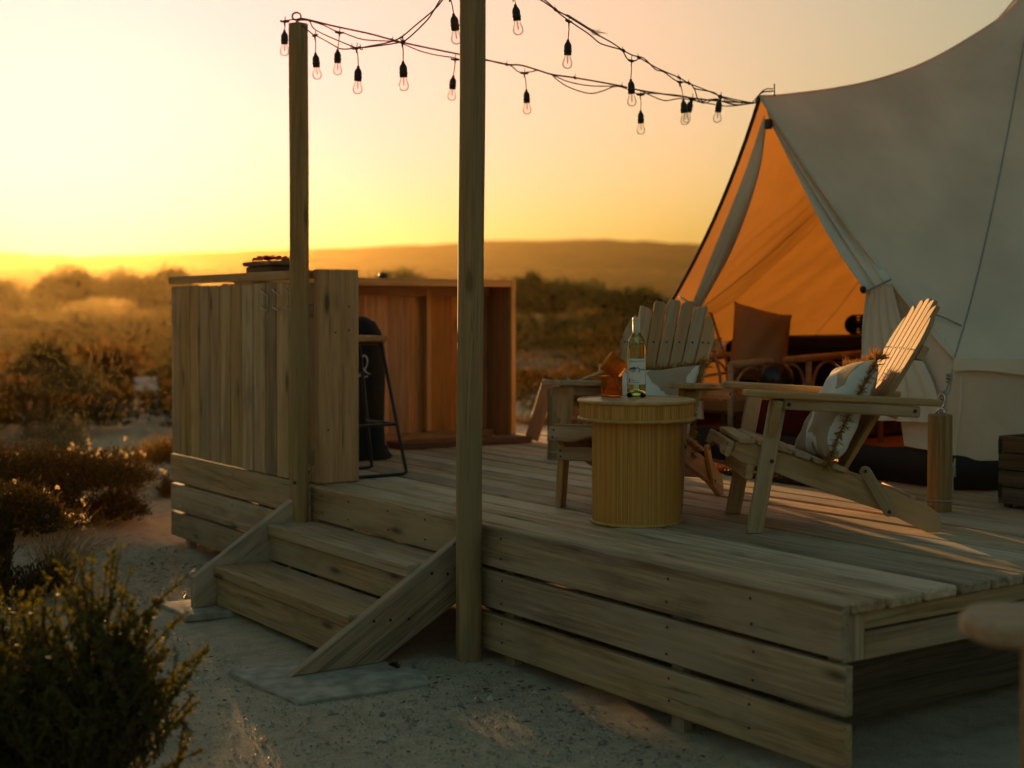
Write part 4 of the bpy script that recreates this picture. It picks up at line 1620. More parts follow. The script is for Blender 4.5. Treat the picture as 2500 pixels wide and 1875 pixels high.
# left side: a long gathered bundle from peak to tie and a short tail
curtain('door_flap', [PEAK + V(-0.02, 0.05, -0.08), V(-2.70, 2.22, 2.0), V(-2.93, 2.23, 1.62), TIE_L + V(-0.035, 0.0, 0.0)],
        [PEAK + V(0.01, 0.03, -0.14), V(-2.58, 2.20, 1.98), V(-2.76, 2.19, 1.60), TIE_L + V(0.045, -0.01, -0.01)], 3.2, 0.03, seed=4)
curtain('door_flap', [TIE_L + V(-0.035, 0.0, 0.0), V(-3.22, 2.22, 1.1), V(-3.33, 2.23, 0.70)],
        [TIE_L + V(0.045, -0.01, -0.01), V(-2.99, 2.2, 1.1), V(-2.98, 2.2, 0.72)], 4.0, 0.03, seed=5)
for T_, s_ in ((TIE_R, 1), (TIE_L, -1)):
    tube('tie_cord', [T_ + V(0.12 * s_, -0.02, 0.05), T_ + V(0.03, -0.055, 0.005), T_ + V(-0.045, -0.03, -0.008), T_ + V(-0.02, 0.03, -0.01)], 0.0055, M_SEAM, tent, 6)
    bm = bmesh.new()
    bmesh.ops.create_icosphere(bm, subdivisions=2, radius=0.016)
    obj('toggle', mesh_bm('toggle', bm), M_BLACK, tent, Matrix.Translation(T_ + V(-0.01, -0.062, 0.005)), True)
# door pole
bm = bmesh.new()
tube_into(bm, [V(-2.50, 2.30, ZD + 0.01), V(-2.50, 2.22, 2.31)], 0.013, 8)
bm.free()
bm = bmesh.new()
bmesh.ops.create_cube(bm, size=1.0)
for v in bm.verts:
    v.co = Vector((v.co.x * 0.035, v.co.y * 0.03, v.co.z * 0.05))
bmesh.ops.bevel(bm, geom=bm.edges[:], offset=0.006, segments=1, affect='EDGES')
obj('peak_fitting', mesh_bm('peak_fitting', bm), M_BLACK, tent, Matrix.Translation(PEAK + V(0.04, 0.02, -0.14)))
tube('peak_pin', [PEAK + V(0.06, 0.04, 0.0), PEAK + V(0.058, 0.04, 0.06)], 0.004, M_BLACK, tent, 6, 0)
bm = bmesh.new()
tube_into(bm, [V(TC.x, TC.y, ZD + 0.012), V(APEX.x, APEX.y, APEX.z - 0.03)], 0.02, 10)
obj('centre_pole', mesh_bm('centre_pole', bm), plain('pole_steel', (0.4, 0.38, 0.34), 0.4, 0.8), tent, None, True)

# ------------------------------------------------------------------ rope posts and guy ropes
M_ROPE = cloth('pale_rope', (0.45, 0.40, 0.31), scale=300)


def stub(label, x, y, h, r, seed):
    root = thing('rope_post', label, 'post', (x, y, ZD), 'short posts holding tent ropes')
    rs = random.Random(seed)
    me = lathe_mesh('stump', [(r, 0.002), (r * 1.0, h * 0.5), (r * 0.99, h - 0.006), (r * 0.95, h), (0.0005, h + 0.001)], 22, False,
                    lambda k, rr: rr * (0.93 if k == 5 and rr > 0.01 else 1 + 0.012 * math.sin(k * 1.9)))
    M = frame(V(x, y, ZD), (0, 0, 1), (1, 0, 0))
    bm = bmesh.new()
    bm.from_mesh(me)
    bm.transform(M.inverted() @ Matrix.Translation((x, y, ZD)))
    obj('stump', mesh_bm('stump', bm), M_POST, root, M, True)
    tube('rope_hoop', [V(x + (r + 0.003) * math.cos(a), y + (r + 0.003) * math.sin(a), ZD + 0.045) for a in np.linspace(0, 2 * math.pi, 21)[:-1]], 0.0035, M_ROPE, root, 5, 0, True)
    return root


stub('short round post tied to the tent corner, right of the chair seen from the side', -1.03, 1.70, 0.388, 0.0485, 1)
stub('short round post beyond the chair behind the table', -3.46, 1.58, 0.385, 0.045, 2)


def guy(label, pts_main, knots):
    root = thing('guy_rope', label, 'rope', pts_main[0])
    a, b = Vector(pts_main[0]), Vector(pts_main[-1])
    s_ = (b - a).cross(V(0, 0, 1)).normalized() * 0.012
    tube('cord', pts_main, 0.0042, M_ROPE, root, 6)
    tube('cord', [Vector(p) + s_ * math.sin(math.pi * i / (len(pts_main) - 1)) * 1.4 + V(0, 0, -0.004) for i, p in enumerate(pts_main)], 0.0042, M_ROPE, root, 6)
    for i, f in enumerate(knots):
        c = a.lerp(b, f)
        q = []
        for k in range(26):
            an = k * 0.75
            q.append(c + V(0.010 * math.cos(an), 0.010 * math.sin(an), -0.022 + 0.0017 * k) + s_ * 0.4)
        tube('knot', q, 0.0045, M_ROPE, root, 5, 0)
    return root


e0 = cor[0] + V(0.015, -0.03, -0.045)
top_p = V(-1.03, 1.70, ZD + 0.389)
gr = guy('pale knotted guy rope from the tent corner to short post beside the chair', [e0, e0.lerp(top_p, 0.35) + V(0.01, 0, -0.015), e0.lerp(top_p, 0.7) + V(0.0, 0, -0.01), top_p + V(0, 0, 0.004)], [0.22, 0.62, 0.70])
bm = bmesh.new()
c_ = top_p + V(-0.03, 0.045, 0.05)
tube_into(bm, [c_ + V(0.012 * math.cos(a), 0.006 * math.cos(a), 0.03 * math.sin(a)) for a in np.linspace(0, 2 * math.pi, 17)[:-1]], 0.0038, 6, True)
obj('carabiner', mesh_bm('carabiner', bm), M_CHROME, gr, None, True)
tube('post_staple', [top_p + V(0.02 * math.cos(a), 0.02 * math.sin(a) * 0.3, 0.022 * abs(math.sin(a))) for a in np.linspace(0, math.pi, 9)], 0.004, M_CHROME, gr, 6, 0)
e1 = cor[-1] + V(-0.01, -0.03, -0.03)
tp2 = V(-3.46, 1.58, ZD + 0.386)
guy('guy rope from the left tent corner to short post behind the table chair', [e1, e1.lerp(tp2, 0.4) + V(0, 0, -0.02), e1.lerp(tp2, 0.8) + V(0, 0, -0.012), tp2 + V(0, 0, 0.004)], [0.45, 0.85])
e2 = V(-1.36, 2.215, ZD + 0.15)
guy('short knotted cord hanging at the foot of tent wall behind the rope post', [e2, e2 + V(0.02, -0.03, -0.05), e2 + V(0.015, -0.035, -0.09), e2 + V(0.03, -0.05, -0.135)], [0.4])
bd = board('leaning_board', (-4.38, 2.075, ZD + 0.012), (-4.24, 2.11, 0.875), 0.085, 0.022, (0.75, -0.62, -0.4), M_RED)
tag(bd, 'dark board leaning on the far edge of the deck with a sunlit edge', 'board')

# ------------------------------------------------------------------ crate and mat
cr = thing('wooden_crate', 'dark old wooden crate at the tent wall, right edge of the picture', 'crate', (-0.82, 2.03, ZD))
CX0, CX1, CY0, CY1 = -0.965, -0.55, 1.99, 2.20
for i in range(4):
    z = ZD + 0.015 + 0.035 + i * 0.070
    board('slat', (CX0, CY0, z), (CX1, CY0, z), 0.066, 0.014, (0, -1, 0), M_CRATE, cr)
    board('slat', (CX0, CY1, z), (CX1, CY1, z), 0.066, 0.014, (0, 1, 0), M_CRATE, cr)
    for xx in (CX0 + 0.008, CX1 - 0.008):
        board('end_slat', (xx, CY0 + 0.01, z), (xx, CY1 - 0.01, z), 0.066, 0.014, (1, 0, 0), M_CRATE, cr)
board('base', (CX0 + 0.016, (CY0 + CY1) / 2, ZD + 0.026), (CX1 - 0.016, (CY0 + CY1) / 2, ZD + 0.026), 0.19, 0.012, (0, 0, 1), M_CRATE, cr)
for xx in (CX0 + 0.03, CX1 - 0.03):
    board('corner_post', (xx, CY0 + 0.022, ZD + 0.002), (xx, CY0 + 0.022, ZD + 0.285), 0.03, 0.026, (0, -1, 0), M_CRATE, cr)
for z in (ZD + 0.07, ZD + 0.25):
    prism('corner_strap', [(0, -0.03), (0.016, -0.03), (0.016, 0.03), (0, 0.03)], 0.002, frame(V(CX0 + 0.002, CY0 - 0.0085, z), (1, 0, 0), (0, -1, 0)), M_STEEL, cr, 0)
bm = bmesh.new()
bmesh.ops.create_icosphere(bm, subdivisions=3, radius=1.0)
for v in bm.verts:
    v.co = Vector((v.co.x * 0.17, v.co.y * 0.085, v.co.z * 0.09)) * (1 + 0.16 * math.sin(9 * v.co.x + 4 * v.co.y) * math.cos(7 * v.co.z + 3))
bl = obj('folded_blanket', mesh_bm('folded_blanket', bm), cloth('grey_blanket', (0.10, 0.085, 0.07), scale=150, bump=0.5), None, Matrix.Translation((-0.76, 2.095, ZD + 0.235)), True)
tag(bl, 'rumpled grey brown blanket stuffed in the wooden crate', 'blanket')


def shaggy(name, label, c, w_, d_, cols, n, mat_base):
    root = obj(name, box_mesh(name, w_, d_, 0.012, 0.004), mat_base, None, Matrix.Translation((c[0] - w_ / 2, c[1], ZD + 0.0085)))
    tag(root, label, 'mat')
    co, idx = [], []
    for k in range(n):
        x = nrg.uniform(0, w_)
        y_ = nrg.uniform(-d_ / 2, d_ / 2)
        h = nrg.uniform(0.008, 0.022)
        a = nrg.uniform(0, 6.28)
        lx, ly = nrg.normal(0, 0.012, 2)
        sx, sy = 0.002 * math.cos(a), 0.002 * math.sin(a)
        b0 = len(co)
        co += [(x - sx, y_ - sy, 0.005), (x + sx, y_ + sy, 0.005), (x + lx + sx, y_ + ly + sy, 0.005 + h), (x + lx - sx, y_ + ly - sy, 0.005 + h)]
        idx += [b0, b0 + 1, b0 + 2, b0 + 3]
    tag(obj('pile', mesh_np('pile', co, 4, idx), leaf_mat(name + '_pile', cols, 0.2), root, root.matrix_basis.copy()), kind='stuff')


shaggy('door_mat', 'shaggy brown mat on the deck before the tent door', (-2.12, 1.98), 0.62, 0.30, [(0.05, 0.03, 0.015), (0.12, 0.07, 0.03), (0.2, 0.12, 0.05)], 5000, M_SOD)
shaggy('woven_rug', 'flat reddish rug on the deck at the tent door, beside the brown mat', (-2.78, 1.93), 0.60, 0.34, [(0.18, 0.05, 0.03), (0.28, 0.12, 0.06), (0.34, 0.25, 0.15)], 2500, M_REDCLOTH)

# ------------------------------------------------------------------ inside the tent
rug = prism('floor_rug', [(-0.85, -1.1), (0.85, -1.1), (0.85, 1.1), (-0.85, 1.1)], 0.012, Matrix.Translation((-2.3, 3.75, ZD + 0.022)), cloth('orange_rug', (0.42, 0.17, 0.05), scale=90, bump=0.6))
tag(rug, 'orange brown rug on the floor inside the tent', 'rug')
M_RATTAN = wood('rattan', (0.34, 0.23, 0.12), (0.60, 0.44, 0.26), knots=0.2, vary=0.05, rough=0.5)
so = thing('rattan_sofa', 'rattan sofa with looped arches under its rail inside the tent', 'sofa', (-2.98, 2.95, ZD))
R0, R1 = V(-3.00, 2.42, 1.005), V(-2.94, 3.56, 1.055)
FL = ZD + 0.03
bm = bmesh.new()
tube_into(bm, [R0, R1], 0.021, 10)
obj('back_rail', mesh_bm('back_rail', bm), M_RATTAN, so, None, True)
for k in range(5):
    p = R0.lerp(R1, k / 4)
    tube('post', [Vector((p.x, p.y, FL)), p], 0.017, M_RATTAN, so, 8, 0)
for k in range(4):
    a, b = R0.lerp(R1, (k + 0.12) / 4), R0.lerp(R1, (k + 0.88) / 4)
    q = []
    for j in range(13):
        an = math.pi * j / 12
        c = a.lerp(b, 0.5 - 0.5 * math.cos(an))
        q.append(Vector((c.x, c.y, c.z - 0.16 + 0.135 * math.sin(an))))
    q = [Vector((a.x, a.y, FL + 0.2))] + q + [Vector((b.x, b.y, FL + 0.2))]
    tube('arch', q, 0.009, M_RATTAN, so, 6, 0)
    q2 = [p + V(-0.62, 0, 0) for p in q]
    tube('arch', q2, 0.009, M_RATTAN, so, 6, 0)
tube('front_rail', [R0 + V(-0.62, 0, 0), R1 + V(-0.62, 0, 0)], 0.02, M_RATTAN, so, 8, 0)
for z_ in (FL + 0.2,):
    prism('seat', [(-0.30, -0.57), (0.30, -0.57), (0.30, 0.57), (-0.30, 0.57)], 0.10, Matrix.Translation((-3.28, 2.99, z_ + 0.05)), cloth('sofa_seat', (0.36, 0.22, 0.09)), so, 0.02)
for p in (R0, R1):
    tube('leg', [Vector((p.x - 0.62, p.y, FL)), Vector((p.x - 0.62, p.y, p.z))], 0.017, M_RATTAN, so, 8, 0)
M_BEIGE = cloth('beige_linen', (0.36, 0.22, 0.11), scale=250, bump=0.3, wrinkle=0.3)
Mp = frame(V(-3.10, 2.74, 1.10), (0.35, 0.90, -0.22), (0.85, -0.45, 0.35))
me_, _ = pillow_mesh('pillow', 0.36, 0.46, 0.20, 18, 21)
tag(obj('pillow', me_, M_BEIGE, None, Mp, True), 'big beige pillow standing against the rattan sofa in the tent', 'pillow')
cf = thing('metal_frame_chair', 'thin metal framed chair back left of the beige pillow in the tent', 'chair', (-3.2, 2.55, ZD))
bm = bmesh.new()
fr_ = [V(-3.12, 2.50, FL), V(-3.15, 2.48, 0.95), V(-3.22, 2.42, 1.275), V(-3.30, 2.55, 1.285), V(-3.24, 2.64, 0.95), V(-3.2, 2.66, FL)]
tube_into(bm, fr_, 0.009, 6)
tube_into(bm, [V(-3.19, 2.445, 1.13), V(-3.27, 2.60, 1.14)], 0.007, 6)
tube_into(bm, [V(-3.15, 2.48, 0.95), V(-3.24, 2.64, 0.95)], 0.007, 6)
tube_into(bm, [V(-3.40, 2.40, FL), V(-3.42, 2.38, 0.9), V(-3.15, 2.48, 0.95)], 0.008, 6)
tube_into(bm, [V(-3.50, 2.58, FL), V(-3.50, 2.56, 0.9), V(-3.24, 2.64, 0.95)], 0.008, 6)
obj('frame', mesh_bm('frame', bm), M_RATTAN, cf, None, True)
bed = thing('low_bed', 'low bed under a black blanket deep inside the tent', 'bed', (-3.6, 4.3, ZD))
M_BLANKET = cloth('black_blanket', (0.008, 0.008, 0.009), scale=100, bump=0.3)
prism('base', [(-0.42, -0.85), (0.42, -0.85), (0.42, 0.85), (-0.42, 0.85)], 0.30, Matrix.Translation((-3.62, 4.25, FL + 0.15)), M_CRATE, bed, 0.01)
prism('mattress', [(-0.44, -0.87), (0.44, -0.87), (0.44, 0.87), (-0.44, 0.87)], 0.30, Matrix.Translation((-3.62, 4.25, FL + 0.452)), M_BLANKET, bed, 0.05)
# rolled towel on the bed
spiral = []
for k in range(60):
    a = k * 0.38
    r_ = 0.010 + 0.00105 * k
    spiral.append((r_ * math.cos(a), r_ * math.sin(a)))
bm = bmesh.new()
rows = []
for x_ in (-0.16, -0.155, 0.155, 0.16):
    f = 0.94 if abs(x_) > 0.157 else 1.0
    rows.append([bm.verts.new((x_, a * f, b * f)) for a, b in spiral])
for a, b in zip(rows, rows[1:]):
    for i in range(len(spiral) - 1):
        bm.faces.new((a[i], a[i + 1], b[i + 1], b[i]))
M_TOWEL = cloth('green_towel', (0.035, 0.075, 0.022), scale=160, bump=0.6)
tw = obj('rolled_towel', mesh_bm('rolled_towel', bm), M_TOWEL, None, frame(V(-3.40, 3.88, FL + 0.602 + 0.074), (-0.55, 0.83, 0), (0, 0, 1)), True)
tag(tw, 'rolled dark green towel lying on the black bed in the tent', 'towel')
Mp = frame(V(-3.52, 4.45, FL + 0.66), (0.4, 0.9, 0), (0.1, 0, 1))
me_, _ = pillow_mesh('bed_pillow', 0.5, 0.36, 0.16, 14, 33)
tag(obj('bed_pillow', me_, cloth('black_linen', (0.012, 0.012, 0.014)), None, Mp, True), 'black pillow lying on the bed behind the rolled towel', 'pillow')
ot = obj('ottoman', lathe_mesh('ottoman', [(0.001, 0.0), (0.20, 0.0), (0.235, 0.04), (0.24, 0.15), (0.235, 0.27), (0.20, 0.31), (0.001, 0.315)], 32, False), cloth('maroon_velvet', (0.10, 0.012, 0.008), scale=200), None, Matrix.Translation((-2.74, 2.62, FL + 0.001)), True)
tag(ot, 'dark red round ottoman just inside the tent door', 'ottoman')
kp = thing('black_pot', 'black round pot standing on the red ottoman in the tent', 'pot', (-2.82, 2.58, FL + 0.317))
obj('bowl', lathe_mesh('bowl', [(0.001, 0.0), (0.05, 0.0), (0.085, 0.03), (0.1, 0.08), (0.088, 0.13), (0.06, 0.158), (0.055, 0.165), (0.045, 0.16)], 28, False), plain('black_glaze', (0.006, 0.006, 0.006), 0.25), kp, Matrix.Translation((-2.82, 2.58, FL + 0.318)), True)

# ------------------------------------------------------------------ string lights
M_BULB, t, out = nodes('bulb_glass')
gl = N(t, 'BsdfGlossy')
gl.inputs['Roughness'].default_value = 0.02
tp = N(t, 'BsdfTransparent')
tp.inputs['Color'].default_value = (0.99, 0.985, 0.97, 1)
fr = N(t, 'Fresnel')
fr.inputs['IOR'].default_value = 1.45
mx = N(t, 'MixShader')
t.links.new(math_n(t, 'MULTIPLY', fr.outputs[0], 0.6), mx.inputs[0])
t.links.new(tp.outputs[0], mx.inputs[1])
t.links.new(gl.outputs[0], mx.inputs[2])
t.links.new(mx.outputs[0], out.inputs[0])
M_FIL = plain('filament', (0.25, 0.16, 0.07), 0.5, 0.3)

sock_me = lathe_mesh('lamp_holder', [(0.004, 0.0), (0.0058, -0.001), (0.0062, -0.008), (0.0125, -0.017), (0.0158, -0.026), (0.0160, -0.044), (0.0178, -0.046), (0.0178, -0.049), (0.0160, -0.051), (0.0158, -0.063), (0.001, -0.0635)], 16, False)
sock_me.materials.append(M_RUBBER)
bulb_me = lathe_mesh('bulb', [(0.0125, -0.063), (0.0130, -0.070), (0.0165, -0.080), (0.0205, -0.090), (0.0218, -0.098), (0.0208, -0.106), (0.0170, -0.1135), (0.0100, -0.1180), (0.0010, -0.1195)], 20, False)
bulb_me.materials.append(M_BULB)
bm = bmesh.new()
tube_into(bm, [V(0, 0, -0.064), V(0.001, 0, -0.098)], 0.0014, 5)
tube_into(bm, [V(-0.004, 0, -0.064), V(-0.003, 0, -0.09), V(0.001, 0, -0.098), V(0.004, 0, -0.089), V(0.004, 0, -0.064)], 0.0005, 4)
fil_me = mesh_bm('filament', bm)
fil_me.materials.append(M_FIL)
for me_ in (sock_me, bulb_me, fil_me):
    me_.polygons.foreach_set('use_smooth', [True] * len(me_.polygons))


def string_light(label, cables, lamps, ties):
    root = thing('string_light', label, 'string light', cables[0][0][0])
    for pts, r in cables:
        tube('cable', pts, r, M_RUBBER, root, 5, 5)
    for a, b in lamps:
        a, b = Vector(a), Vector(b)
        d = (b - a).normalized()
        drop = tube('drop_wire', [a, a.lerp(b, 0.5) + V(0.002, 0.001, 0), b], 0.0024, M_RUBBER, root, 5, 3)
        # moulded T where the drop leaves the cable
        bm = bmesh.new()
        tube_into(bm, [a + V(0, 0, 0.004), a + V(0, 0, -0.022)], 0.0062, 6, False, 0.5)
        hx = (Vector(cables[0][0][-1]) - Vector(cables[0][0][0]))
        hx.z = 0
        hx.normalize()
        tube_into(bm, [a - hx * 0.021, a - hx * 0.008 + V(0, 0, -0.003), a + hx * 0.008 + V(0, 0, -0.003), a + hx * 0.021], 0.0048, 6)
        tube_into(bm, [a + V(0.002, 0, 0.0), a + V(0.003, 0.002, 0.022)], 0.002, 5)
        obj('tee_joint', mesh_bm('tee_joint', bm), M_RUBBER, root, None, True)
        tilt = V(rng.uniform(-.06, .06), rng.uniform(-.06, .06), 1) + (-d - V(0, 0, 1)) * 0.35
        M = frame(b, tilt.orthogonal(), tilt)
        h = obj('lamp_holder', sock_me, None, root, M)
        obj('bulb', bulb_me, None, h, M)
        obj('filament', fil_me, None, h, M)
    for p in ties:
        p = Vector(p)
        bm = bmesh.new()
        tube_into(bm, [p + V(0.0065 * math.cos(a), 0.0065 * math.cos(a + 1.2), 0.0065 * math.sin(a)) for a in np.linspace(0, 6.283, 9)[:-1]], 0.0022, 4, True)
        tube_into(bm, [p, p + V(rng.uniform(-.006, .006), rng.uniform(-.006, .006), 0.018)], 0.0017, 4)
        obj('cable_tie', mesh_bm('cable_tie', bm), M_RUBBER, root)
    return root


END = (-2.545, 2.15, 2.345)
A1 = [(-3.215, -0.06, 2.622), (-3.201, -0.028, 2.625), (-3.163, 0.102, 2.601), (-3.118, 0.259, 2.577), (-3.088, 0.364, 2.555), (-3.053, 0.485, 2.534), (-2.995, 0.688, 2.505), (-2.960, 0.808, 2.487), (-2.934, 0.900, 2.472), (-2.914, 0.968, 2.472), (-2.891, 1.049, 2.454), (-2.871, 1.117, 2.437), (-2.838, 1.234, 2.427), (-2.798, 1.373, 2.411), (-2.769, 1.472, 2.398), (-2.743, 1.565, 2.383), (-2.716, 1.658, 2.373), (-2.674, 1.803, 2.361), (-2.623, 1.980, 2.350), END]
A2 = [(-3.215, -0.062, 2.618), (-3.197, -0.014, 2.619), (-3.177, 0.056, 2.602), (-3.163, 0.102, 2.581), (-3.151, 0.145, 2.572), (-3.129, 0.220, 2.550), (-3.110, 0.287, 2.547), (-3.085, 0.374, 2.548), (-3.073, 0.417, 2.538), (-3.053, 0.485, 2.513), (-3.032, 0.559, 2.498), (-3.008, 0.643, 2.490), (-2.995, 0.688, 2.483), (-2.955, 0.82, 2.484), (-2.930, 0.914, 2.469), (-2.917, 0.958, 2.440), (-2.901, 1.015, 2.443), (-2.889, 1.056, 2.452), (-2.868, 1.131, 2.431), (-2.846, 1.206, 2.405), (-2.814, 1.317, 2.392), (-2.777, 1.444, 2.396), (-2.763, 1.493, 2.387), (-2.749, 1.543, 2.367), (-2.726, 1.622, 2.371), (-2.687, 1.759, 2.369), (-2.664, 1.840, 2.356), (-2.653, 1.876, 2.340), (-2.632, 1.950, 2.358), (-2.600, 2.062, 2.335), END]
A3 = [(-2.871, 1.117, 2.437), (-2.862, 1.151, 2.409), (-2.846, 1.206, 2.379), (-2.818, 1.304, 2.355), (-2.798, 1.373, 2.370), (-2.777, 1.444, 2.396), (-2.745, 1.557, 2.383), (-2.726, 1.622, 2.359), (-2.706, 1.694, 2.339), (-2.680, 1.781, 2.353), (-2.640, 1.921, 2.336), (-2.610, 2.025, 2.327), END]
LA = [((-3.236, -0.112, 2.612), (-3.236, -0.113, 2.572)), ((-3.157, 0.124, 2.575), (-3.159, 0.116, 2.498)), ((-3.005, 0.654, 2.483), (-3.007, 0.646, 2.406)), ((-2.910, 0.985, 2.437), (-2.907, 0.995, 2.358)), ((-2.743, 1.565, 2.363), (-2.742, 1.567, 2.285)), ((-2.665, 1.836, 2.357), (-2.666, 1.830, 2.350))]
string_light('black string of lights running behind the middle post straight to the tent peak', [(A1, 0.0042), (A2, 0.003), (A3, 0.003), ([(-3.2, -0.06, 2.622), (-3.236, -0.11, 2.615)], 0.003)], LA, [A1[4], A1[8], A1[12], A1[14], A1[18], (-2.60, 2.03, 2.345), (-2.57, 2.09, 2.342)])
MT = (-1.757, -0.06, 2.60)
B1 = [(-3.215, -0.06, 2.618), (-3.095, -0.060, 2.595), (-3.023, -0.060, 2.541), (-2.680, -0.060, 2.418), (-2.616, -0.060, 2.405), (-2.525, -0.060, 2.399), (-2.375, -0.060, 2.391), (-2.278, -0.060, 2.397), (-2.175, -0.060, 2.424), (-2.032, -0.060, 2.462), (-1.962, -0.060, 2.492), (-1.80, -0.06, 2.58), MT]
B2 = [(-3.215, -0.06, 2.616), (-3.064, -0.060, 2.533), (-3.013, -0.060, 2.514), (-2.892, -0.060, 2.465), (-2.795, -0.060, 2.427), (-2.680, -0.060, 2.411), (-2.534, -0.060, 2.396), (-2.307, -0.060, 2.378), (-2.232, -0.060, 2.382), (-2.087, -0.060, 2.429), (-2.032, -0.060, 2.460), (-1.978, -0.060, 2.495), (-1.917, -0.06, 2.50), (-1.80, -0.06, 2.575), MT]
LB = [((-3.038, -0.060, 2.523), (-3.034, -0.060, 2.445)), ((-2.653, -0.060, 2.409), (-2.639, -0.060, 2.332)), ((-2.272, -0.060, 2.377), (-2.266, -0.060, 2.299)), ((-1.917, -0.060, 2.494), (-1.889, -0.060, 2.424))]
string_light('black string of lights sagging between the two tall posts', [(B1, 0.003), (B2, 0.003)], LB, [(-2.616, -0.06, 2.403), (-2.69, -0.06, 2.415), (-2.278, -0.06, 2.39)])
C1 = [MT, (-1.84, 0.12, 2.575), (-1.90, 0.28, 2.55), (-1.931, 0.376, 2.536), (-1.964, 0.473, 2.515), (-1.993, 0.558, 2.502), (-2.040, 0.694, 2.476), (-2.068, 0.775, 2.461), (-2.104, 0.878, 2.445), (-2.133, 0.963, 2.426), (-2.156, 1.028, 2.417), (-2.175, 1.083, 2.414), (-2.229, 1.242, 2.388), (-2.291, 1.420, 2.372), (-2.320, 1.506, 2.358), (-2.382, 1.684, 2.345), (-2.423, 1.802, 2.336), (-2.494, 2.008, 2.338), END]
C2 = [MT, (-1.85, 0.14, 2.57), (-1.870, 0.200, 2.52), (-1.90, 0.3, 2.548), (-1.942, 0.408, 2.539), (-1.970, 0.491, 2.507), (-1.987, 0.539, 2.493), (-2.003, 0.587, 2.481), (-2.044, 0.704, 2.455), (-2.072, 0.785, 2.430), (-2.100, 0.868, 2.427), (-2.129, 0.952, 2.424), (-2.144, 0.995, 2.394), (-2.167, 1.061, 2.398), (-2.176, 1.089, 2.417), (-2.194, 1.139, 2.413), (-2.221, 1.219, 2.381), (-2.245, 1.289, 2.379), (-2.280, 1.390, 2.355), (-2.303, 1.456, 2.357), (-2.329, 1.531, 2.354), (-2.342, 1.568, 2.340), (-2.400, 1.736, 2.345), (-2.423, 1.802, 2.331), (-2.494, 2.008, 2.330), END]
C3 = [(-2.329, 1.531, 2.354), (-2.340, 1.562, 2.333), (-2.351, 1.594, 2.288), (-2.373, 1.658, 2.285), (-2.404, 1.749, 2.316), (-2.441, 1.856, 2.310), (-2.484, 1.980, 2.316), END]
LC = [((-1.870, 0.200, 2.519), (-1.874, 0.213, 2.490)), ((-1.995, 0.563, 2.485), (-1.993, 0.558, 2.409)), ((-2.154, 1.023, 2.392), (-2.153, 1.020, 2.311)), ((-2.293, 1.426, 2.353), (-2.304, 1.457, 2.278)), ((-2.423, 1.802, 2.331), (-2.418, 1.789, 2.319))]
scl = string_light('black string of lights falling from the middle post to the tent peak, upper right', [(C1, 0.003), (C2, 0.003), (C3, 0.003)], LC, [C1[4], C1[9], C1[11], C1[13], C1[14], C1[16], (-2.36, 1.62, 2.288), (-2.44, 1.85, 2.322)])
# frayed rope end knotted on the upper string
bm = bmesh.new()
k0 = V(-2.055, 0.735, 2.472)
tube_into(bm, smooth_path([V(-1.99, 0.55, 2.508), k0, V(-2.072, 0.785, 2.459)], 4), 0.004, 5)
for k in range(26):
    a = V(rng.gauss(0, .008), rng.gauss(0, .012), rng.gauss(0, .006))
    tube_into(bm, [k0 + a, k0 + a + V(rng.gauss(-0.01, .008), rng.gauss(0.035, .018), rng.gauss(-0.002, .008))], 0.0007, 3)
bmesh.ops.create_icosphere(bm, subdivisions=1, radius=0.009, matrix=Matrix.Translation(k0))
obj('frayed_end', mesh_bm('frayed_end', bm), M_ROPE, scl)
# lashing from the strings to the tent peak
tube('lashing', [Vector(END), PEAK + V(0.0, 0.01, 0.02), PEAK + V(0.055, 0.045, 0.025)], 0.004, M_RUBBER, tent, 5, 4)
tube('lashing', [Vector(END) + V(0, -0.02, 0.0), PEAK + V(0.01, 0.02, 0.035), PEAK + V(0.055, 0.045, 0.035)], 0.003, M_RUBBER, tent, 5, 4)

# ------------------------------------------------------------------ plants
def unit(a):
    return a / np.maximum(1e-9, np.linalg.norm(a, axis=1, keepdims=True))


def leaf_quads(c, d, l, w_, r):
    """Rhombic leaves: centres c, axes d, lengths l, widths w_."""
    n = len(c)
    d = unit(d)
    s = unit(np.cross(d, r.normal(size=(n, 3))))
    l = np.broadcast_to(l, (n,))[:, None]
    w_ = np.broadcast_to(w_, (n,))[:, None]
    v = np.empty((n, 4, 3))
    v[:, 0] = c - d * l / 2
    v[:, 1] = c + s * w_ / 2
    v[:, 2] = c + d * l / 2
    v[:, 3] = c - s * w_ / 2
    return v.reshape(-1, 3)


def quads_mesh(name, co):
    return mesh_np(name, co, 4, np.arange(len(co)))


def stems_mesh(name, paths, r, sides=4):
    bm = bmesh.new()
    for p in paths:
        tube_into(bm, p, r, sides, False, 0.35)
    return mesh_bm(name, bm)


